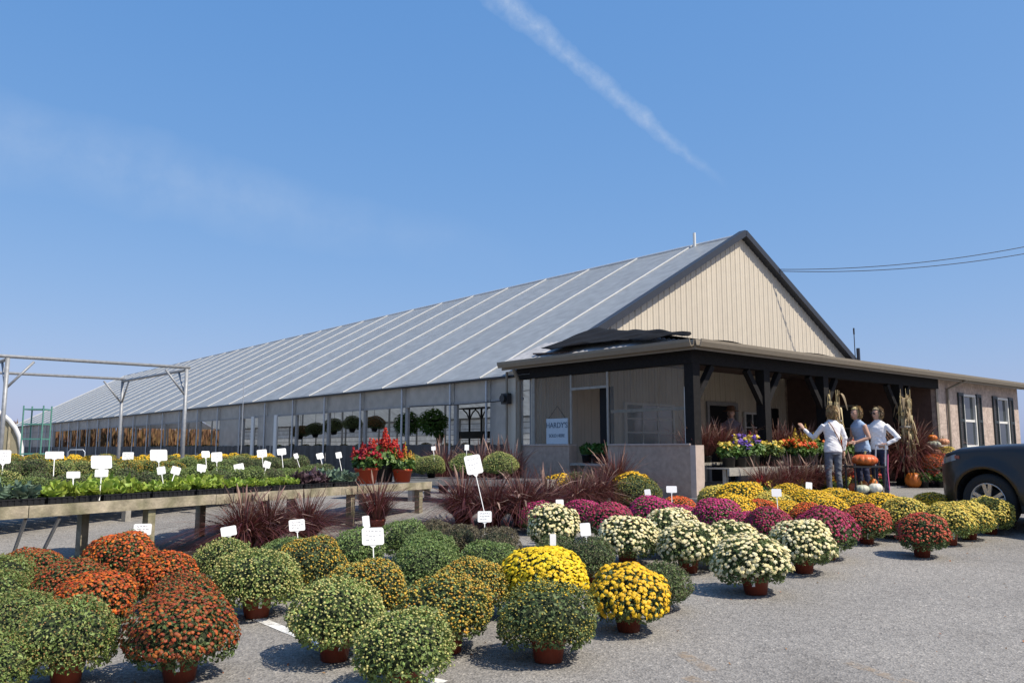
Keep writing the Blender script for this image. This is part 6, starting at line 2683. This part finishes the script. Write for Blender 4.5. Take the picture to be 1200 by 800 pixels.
    if spec.get('hat'):
        g = MB()
        g.lathe([(0.001, 0.165), (0.05, 0.165), (0.078, 0.15), (0.092, 0.06), (0.096, 0.055), (0.175, 0.045), (0.178, 0.05), (0.098, 0.066)], 24)
        g.v = [hd + hr @ Vector(p) for p in g.v]
        attach(g.mesh('hat', M_BROWNHAT, True), 'hat', t)
    if spec.get('strap'):
        g = MB()
        pts = []
        for k in range(13):
            s = k / 12
            z = 1.40 - 0.50 * s
            x = -0.10 + 0.265 * s
            hw = 0.172 - 0.03 * math.sin(math.pi * s)
            y = -(0.118 - 0.016 * math.sin(math.pi * s)) * math.sqrt(max(1 - (x / (hw + 0.012)) ** 2, 0.02)) - 0.012
            if s < 0.15:
                y += (0.15 - s) * 0.25
            pts.append((x, y, z))
        g.tube(pts, 0.009, 6)
        attach(g.mesh('bag_strap', M_STRAP, True), 'bag_strap', t)
    if spec.get('stripe'):
        g = MB()
        g.bar((-0.172, 0.0, 0.80), (-0.166, 0.03, 0.47), 0.022, 0.006, up=(1, 0, 0))
        g.bar((-0.166, 0.03, 0.47), (-0.156, -0.02, 0.12), 0.022, 0.006, up=(1, 0, 0))
        attach(g.mesh('side_stripe', M_PINK), 'side_stripe', t)
    return t


def stand(px, d):
    return ground_at(px, d)


make_person('woman in white long-sleeved top and grey jeans, seen from behind, reaching to the flowers', stand(976, 15.5), 0.12, dict(
    top=M_WHITETOP, legs=M_JEANS, hair=M_BLONDE, bun=True, strap=True, head_yaw=0.35,
    left=((-0.30, 0.15, 1.10), (-0.415, 0.28, 1.27), (-0.40, 0.35, 0.8), (0.3, 0.9, -0.4)),
    right=((0.235, -0.03, 1.10), (0.225, 0.03, 0.865), (0.0, 0.1, -1), (-1, 0.1, 0))))
make_person('woman in pale blue sleeveless top leaning over the pumpkin cart', stand(1011, 15.75), R(105), dict(
    top=M_BLUETOP, legs=M_NAVY, hair=M_BLONDE, bun=True, sleeveless=True, lean=0.16, head_yaw=0.15,
    left=((-0.225, 0.02, 1.10), (-0.13, 0.235, 1.02), (0.45, 0.85, -0.05), (0.7, 0, -0.7)),
    right=((0.235, 0.05, 1.10), (0.12, 0.27, 1.03), (-0.45, 0.85, -0.05), (-0.7, 0, -0.7))))
make_person('woman in white top and navy trousers with sunglasses, hand on her hip', stand(1030, 15.95), R(128), dict(
    top=M_WHITETOP, legs=M_NAVY, hair=M_GREYBLONDE, glasses=True, stripe=True, hem=0.90, head_yaw=-0.25,
    left=((-0.36, -0.07, 1.10), (-0.195, 0.07, 0.98), (0.85, 0.45, -0.25), (0.2, -0.9, 0)),
    right=((0.235, 0.08, 1.12), (0.13, 0.26, 1.05), (-0.4, 0.85, -0.1), (-0.5, 0, -0.8))), 1.0)
u_ = (858 - 600) / FPX * math.cos(PITCH)
c_ = P0 + BX * 2.2
man_a = (u_ * c_.y - c_.x) / (AX.x - u_ * AX.y)
make_person('person in a brown hat and faded plaid shirt in the porch shade', W(man_a, 2.2, 0.03), R(160), dict(
    top=M_PLAID, legs=M_JEANS, hair=None, hat=True,
    left=((-0.23, 0.06, 1.12), (-0.14, 0.26, 1.02), (0.4, 0.85, 0), (0.6, 0, -0.7)),
    right=((0.23, 0.06, 1.12), (0.14, 0.26, 1.02), (-0.4, 0.85, 0), (-0.6, 0, -0.7))), 1.08)

# handbag held at the cart
hb = thing('handbag', 'small pale blue bag on the cart beside the pumpkin', 'bag', (cx + 0.0, cy + 0.16, cz + 0.616))
m = MB()
m.prism([(-0.13, 0, 0), (0.13, 0, 0), (0.11, 0, 0.17), (-0.11, 0, 0.17)], (0, 0.08, 0))
attach(m.mesh('pouch', material('blue_denim_bag', (0.16, 0.24, 0.38), 0.8, var=0.2)), 'pouch', hb, loc=(0.12, 0.02, 0.02))
m = MB()
m.tube([(-0.07, 0.04, 0.17), (-0.06, 0.04, 0.25), (0.0, 0.04, 0.28), (0.06, 0.04, 0.25), (0.07, 0.04, 0.17)], 0.008, 6)
attach(m.mesh('handle', M_DARKSTEEL, True), 'handle', hb, loc=(0.12, 0.02, 0.02))


# ------------------------------------------------------------------ the parked car
def car_paint():
    m = material('charcoal_car_paint', (0.014, 0.0105, 0.009), 0.38, metal=0.0)
    b = m.node_tree.nodes['Principled BSDF']
    b.inputs['Coat Weight'].default_value = 0.2
    b.inputs['Coat Roughness'].default_value = 0.05
    return m


M_PAINT = car_paint()
M_TYRE = material('tyre_rubber', (0.018, 0.018, 0.018), 0.85, bump=0.3, bscale=60)
M_ALLOY = material('alloy_wheel', (0.55, 0.55, 0.56), 0.35, metal=0.7)
M_PLASTIC = material('black_car_plastic', (0.016, 0.016, 0.017), 0.7)
M_LAMP = material('headlamp_lens', (0.20, 0.21, 0.22), 0.08, spec=0.8)
M_AMBER = material('amber_lens', (0.28, 0.06, 0.02), 0.15)
WB, FO, RO, HW = 2.85, 0.86, 1.10, 0.945


def interp(x, pts):
    for (x0, y0), (x1, y1) in zip(pts, pts[1:]):
        if x0 >= x >= x1:
            t = (x0 - x) / (x0 - x1)
            t = t * t * (3 - 2 * t) * 0.5 + t * 0.5
            return y0 + (y1 - y0) * t
    return pts[-1][1] if x < pts[-1][0] else pts[0][1]


def hood_z(x):
    return interp(x, [(0.86, 0.74), (0.80, 0.90), (0.66, 1.00), (0.40, 1.07), (0.0, 1.115), (-0.45, 1.15), (-0.9, 1.17), (-3.6, 1.16), (-3.95, 1.02)])


def half_w(x):
    if x > 0.25:
        t = min((x - 0.25) / (FO - 0.25), 1)
        return HW * (1 - 0.40 * t ** 2.6)
    if x < -3.3:
        t = min((-3.3 - x) / 0.65, 1)
        return HW * (1 - 0.18 * t ** 2.2)
    return HW


ARCH = 0.435


def bottom_z(x):
    z = 0.27 if x < 0.55 else 0.27 + 0.05 * (x - 0.55) / 0.3
    for ax in (0.0, -WB):
        if abs(x - ax) < ARCH:
            z = max(z, 0.37 + math.sqrt(ARCH ** 2 - (x - ax) ** 2))
    return z


def side_w(x, z):
    """half width of the flank at a height: tumblehome, bulge, rocker tuck"""
    w = half_w(x)
    k = (z - 0.62) / 0.5
    r = w * (1 - 0.055 * k * k if k > 0 else 1 - 0.05 * k * k)
    for ax in (0.0, -WB):                                 # flared arches
        dd = math.hypot(x - ax, z - 0.37)
        if dd < 0.60:
            r += 0.030 * max(0, 1 - abs(dd - 0.47) / 0.13)
    return r


def build_car():
    h = Vector((-0.50, 0.866, 0)).normalized()
    org = at_depth(1163, 590, 11.45)
    base = Vector((org.x, org.y, gz(org.x, org.y)))
    lf = Vector((-h.y, h.x, 0))
    base = base - lf * 0.83
    car = thing('parked_car', 'dark charcoal sport utility car parked at the right edge', 'car', base)

    def C(x, y, z):
        p = base + h * x + lf * y
        q = base + h * x
        return Vector((p.x, p.y, gz(q.x, q.y) + z))

    xs = sorted(set([round(FO - 0.86 * (i / 26) ** 1.5, 4) for i in range(27)] + [-0.035 * i for i in range(0, 16)] + [-0.55 - 0.12 * i for i in range(0, 16)] +
                    [-WB + 0.035 * i for i in range(-13, 14)] + [-3.35 - 0.06 * i for i in range(11)]), reverse=True)
    NK = 12
    m = MB()
    vs = []
    row = 2 * (NK + 4)
    for x in xs:
        zb, zs = bottom_z(x), hood_z(x) - 0.06
        half = []
        for k in range(NK + 1):
            z = zb + (zs - zb) * k / NK
            half.append((side_w(x, z), z))
        ws = half[-1][0]
        zh = hood_z(x)
        half += [(ws - 0.035, zh - 0.02), (ws * 0.80, zh + 0.008), (ws * 0.35, zh + 0.03)]
        ring = [C(x, w, z) for w, z in half] + [C(x, -w, z) for w, z in reversed(half)]
        vs += ring
    fs = []
    n = len(xs)
    for i in range(n - 1):
        for j in range(row - 1):
            fs.append((i * row + j, i * row + j + 1, (i + 1) * row + j + 1, (i + 1) * row + j))
    fs.append(tuple(reversed(range(row))))
    fs.append(tuple((n - 1) * row + j for j in range(row)))
    m.add(vs, fs)
    body = m.build('body', M_PAINT, car, smooth=True)
    md = body.modifiers.new('edge', 'EDGE_SPLIT')
    md.split_angle = R(40)
    # under-tray and arch liners
    m = MB()
    m.frame_box(C(-1.5, 0, 0.34), h * 2.2, lf * 0.80, Vector((0, 0, 0.05)))
    m.build('underbody', M_PLASTIC, car)
    for ax in (0.0, -WB):
        for s in (-1, 1):
            m = MB()
            pts = []
            for k in range(17):
                a = math.pi * (-0.08 + 1.16 * k / 16)
                pts.append((ax + (ARCH + 0.005) * math.cos(a), 0.37 + (ARCH + 0.005) * math.sin(a)))
            vs = [C(x, s * w, z) for x, z in pts for w in (0.55, 0.925)]
            m.add(vs, [(2 * q, 2 * q + 1, 2 * q + 3, 2 * q + 2) for q in range(16)] + [tuple(2 * q for q in range(17))])
            m.build('arch_liner', M_PLASTIC, car)
            # wheel
            c = C(ax, s * 0.83, 0.37)

            def ringpt(r, a, off):
                return c + h * (r * math.cos(a)) + Vector((0, 0, r * math.sin(a))) + lf * (s * off)
            m = MB()
            prof = [(0.235, -0.10), (0.30, -0.115), (0.352, -0.105), (0.369, -0.07), (0.370, 0.05), (0.355, 0.092), (0.31, 0.108), (0.262, 0.104), (0.236, 0.092)]
            NN = 40
            vs = [ringpt(r, 2 * math.pi * j / NN, o) for r, o in prof for j in range(NN)]
            fs = [(i * NN + j, i * NN + (j + 1) % NN, (i + 1) * NN + (j + 1) % NN, (i + 1) * NN + j) for i in range(len(prof) - 1) for j in range(NN)]
            m.add(vs, fs)
            wh = m.build('wheel', M_TYRE, car, smooth=True)
            m = MB()
            prof = [(0.20, -0.09), (0.228, -0.09), (0.234, 0.09), (0.246, 0.097), (0.240, 0.102), (0.222, 0.085), (0.215, 0.0)]
            vs = [ringpt(r, 2 * math.pi * j / NN, o) for r, o in prof for j in range(NN)]
            fs = [(i * NN + j, i * NN + (j + 1) % NN, (i + 1) * NN + (j + 1) % NN, (i + 1) * NN + j) for i in range(len(prof) - 1) for j in range(NN)]
            m.add(vs, fs)
            m.build('rim', M_ALLOY, wh, smooth=True)
            for k in range(5):
                for dd in (-0.19, 0.19):
                    a = 2 * math.pi * k / 5 + 0.3
                    m = MB()
                    p0, p1 = ringpt(0.05, a + dd * 0.6, 0.075), ringpt(0.228, a + dd, 0.088)
                    m.bar(p0, p1, 0.050, 0.022, up=lf)
                    m.build('spoke', M_ALLOY, wh)
            m = MB()
            vs = [ringpt(r, 2 * math.pi * j / 20, o) for r, o in ((0.062, 0.06), (0.058, 0.092), (0.03, 0.098)) for j in range(20)]
            m.add(vs, [(i * 20 + j, i * 20 + (j + 1) % 20, (i + 1) * 20 + (j + 1) % 20, (i + 1) * 20 + j) for i in range(2) for j in range(20)] + [tuple(40 + j for j in range(20))])
            m.build('hub_cap', M_ALLOY, wh)
            m = MB()
            m.tube([c - lf * (s * 0.06), c + lf * (s * 0.0)], 0.17, 20)
            m.build('brake_disc', M_PLASTIC, wh)

    # surface patches: lamps and trim that follow the flank
    def patch(name, x0, x1, z0f, z1f, s, mat, nx=10, nz=6, off=0.006):
        m = MB()
        vs = []
        for i in range(nx + 1):
            x = x0 + (x1 - x0) * i / nx
            za, zb_ = z0f(x), z1f(x)
            for j in range(nz + 1):
                z = za + (zb_ - za) * j / nz
                vs.append(C(x + off * 0.3, s * (side_w(x, z) + off), z))
        m.add(vs, [(i * (nz + 1) + j, i * (nz + 1) + j + 1, (i + 1) * (nz + 1) + j + 1, (i + 1) * (nz + 1) + j) for i in range(nx) for j in range(nz)])
        return m.build(name, mat, car, smooth=True)
    for s in (-1, 1):
        patch('headlight', 0.42, 0.80, lambda x: 0.90 - 0.10 * (x - 0.42) / 0.38, lambda x: hood_z(x) - 0.085, s, M_LAMP)
        patch('turn_lamp', 0.36, 0.44, lambda x: 0.92, lambda x: 0.965, s, M_AMBER, 4, 3, 0.008)
        patch('sill_trim', -0.46, -2.38, lambda x: 0.275, lambda x: 0.36, s, M_PLASTIC, 20, 3, 0.008)
        for xg in (-0.62, -1.72, -2.55):
            patch('door_gap', xg, xg - 0.008, lambda x: max(0.37, bottom_z(x)), lambda x: hood_z(x) - 0.07, s, M_PLASTIC, 1, 10, 0.002)
        for xg in (-1.5, -2.4):
            m = MB()
            m.bar(C(xg, s * 0.965, 0.95), C(xg + 0.2, s * 0.965, 0.955), 0.03, 0.025)
            m.build('door_handle', M_PAINT, car)
        m = MB()
        m.ellipsoid(C(-0.78, s * 1.06, 1.22), 0.12, 0.12, 0.085, 14, 10)
        m.bar(C(-0.78, s * 0.90, 1.17), C(-0.78, s * 1.02, 1.20), 0.05, 0.04)
        m.build('mirror', M_PAINT, car, smooth=True)
        patch('tail_lamp', -3.55, -3.9, lambda x: 0.82, lambda x: 1.0, s, M_AMBER)
    # front face: grille, bumper mouth, plate
    m = MB()
    m.frame_box(C(FO + 0.004, 0, 0.62), lf * 0.38, Vector((0, 0, 0.10)), h * 0.01)
    m.build('grille', M_PLASTIC, car)
    m = MB()
    m.frame_box(C(FO + 0.004, 0, 0.40), lf * 0.46, Vector((0, 0, 0.06)), h * 0.012)
    m.build('bumper_intake', M_PLASTIC, car)
    # cabin: glass, pillars, roof
    sec = [(-0.62, 1.15, 0.80, 1.17), (-1.45, 1.15, 0.86, 1.68), (-2.2, 1.15, 0.87, 1.735), (-3.2, 1.15, 0.86, 1.69), (-3.85, 1.12, 0.80, 1.2)]
    m = MB()
    vs = []
    for x, zb, wb, zt in sec:
        wt = wb - (zt - zb) * 0.33
        vs += [C(x, wb, zb), C(x, wt, zt), C(x, -wt, zt), C(x, -wb, zb)]
    fs = []
    for i in range(4):
        for j in range(3):
            fs.append((i * 4 + j, i * 4 + j + 1, i * 4 + j + 5, i * 4 + j + 4))
    m.add(vs, fs)
    gl = m.build('windows', M_GLASS, car)
    m = MB()
    vs = []
    for x, zb, wb, zt in [(-1.40, 0, 0.690, 1.685), (-1.6, 0, 0.695, 1.715), (-2.2, 0, 0.685, 1.755), (-3.2, 0, 0.69, 1.72), (-3.34, 0, 0.67, 1.66)]:
        vs += [C(x, wb + 0.02, zt - 0.035), C(x, wb - 0.05, zt), C(x, 0, zt + 0.02), C(x, -wb + 0.05, zt), C(x, -wb - 0.02, zt - 0.035)]
    m.add(vs, [(i * 5 + j, i * 5 + j + 1, i * 5 + j + 6, i * 5 + j + 5) for i in range(4) for j in range(4)])
    m.build('roof', M_PAINT, car, smooth=True)
    for s in (-1, 1):
        for (x0, w0, z0, x1, w1, z1) in ((-0.58, 0.815, 1.15, -1.42, 0.70, 1.68), (-1.78, 0.885, 1.14, -1.86, 0.70, 1.70), (-2.72, 0.885, 1.14, -2.72, 0.70, 1.70), (-3.86, 0.82, 1.12, -3.30, 0.70, 1.67)):
            m = MB()
            m.bar(C(x0, s * w0, z0), C(x1, s * w1, z1), 0.075, 0.035, up=lf)
            m.build('pillar', M_PAINT, car)


build_car()
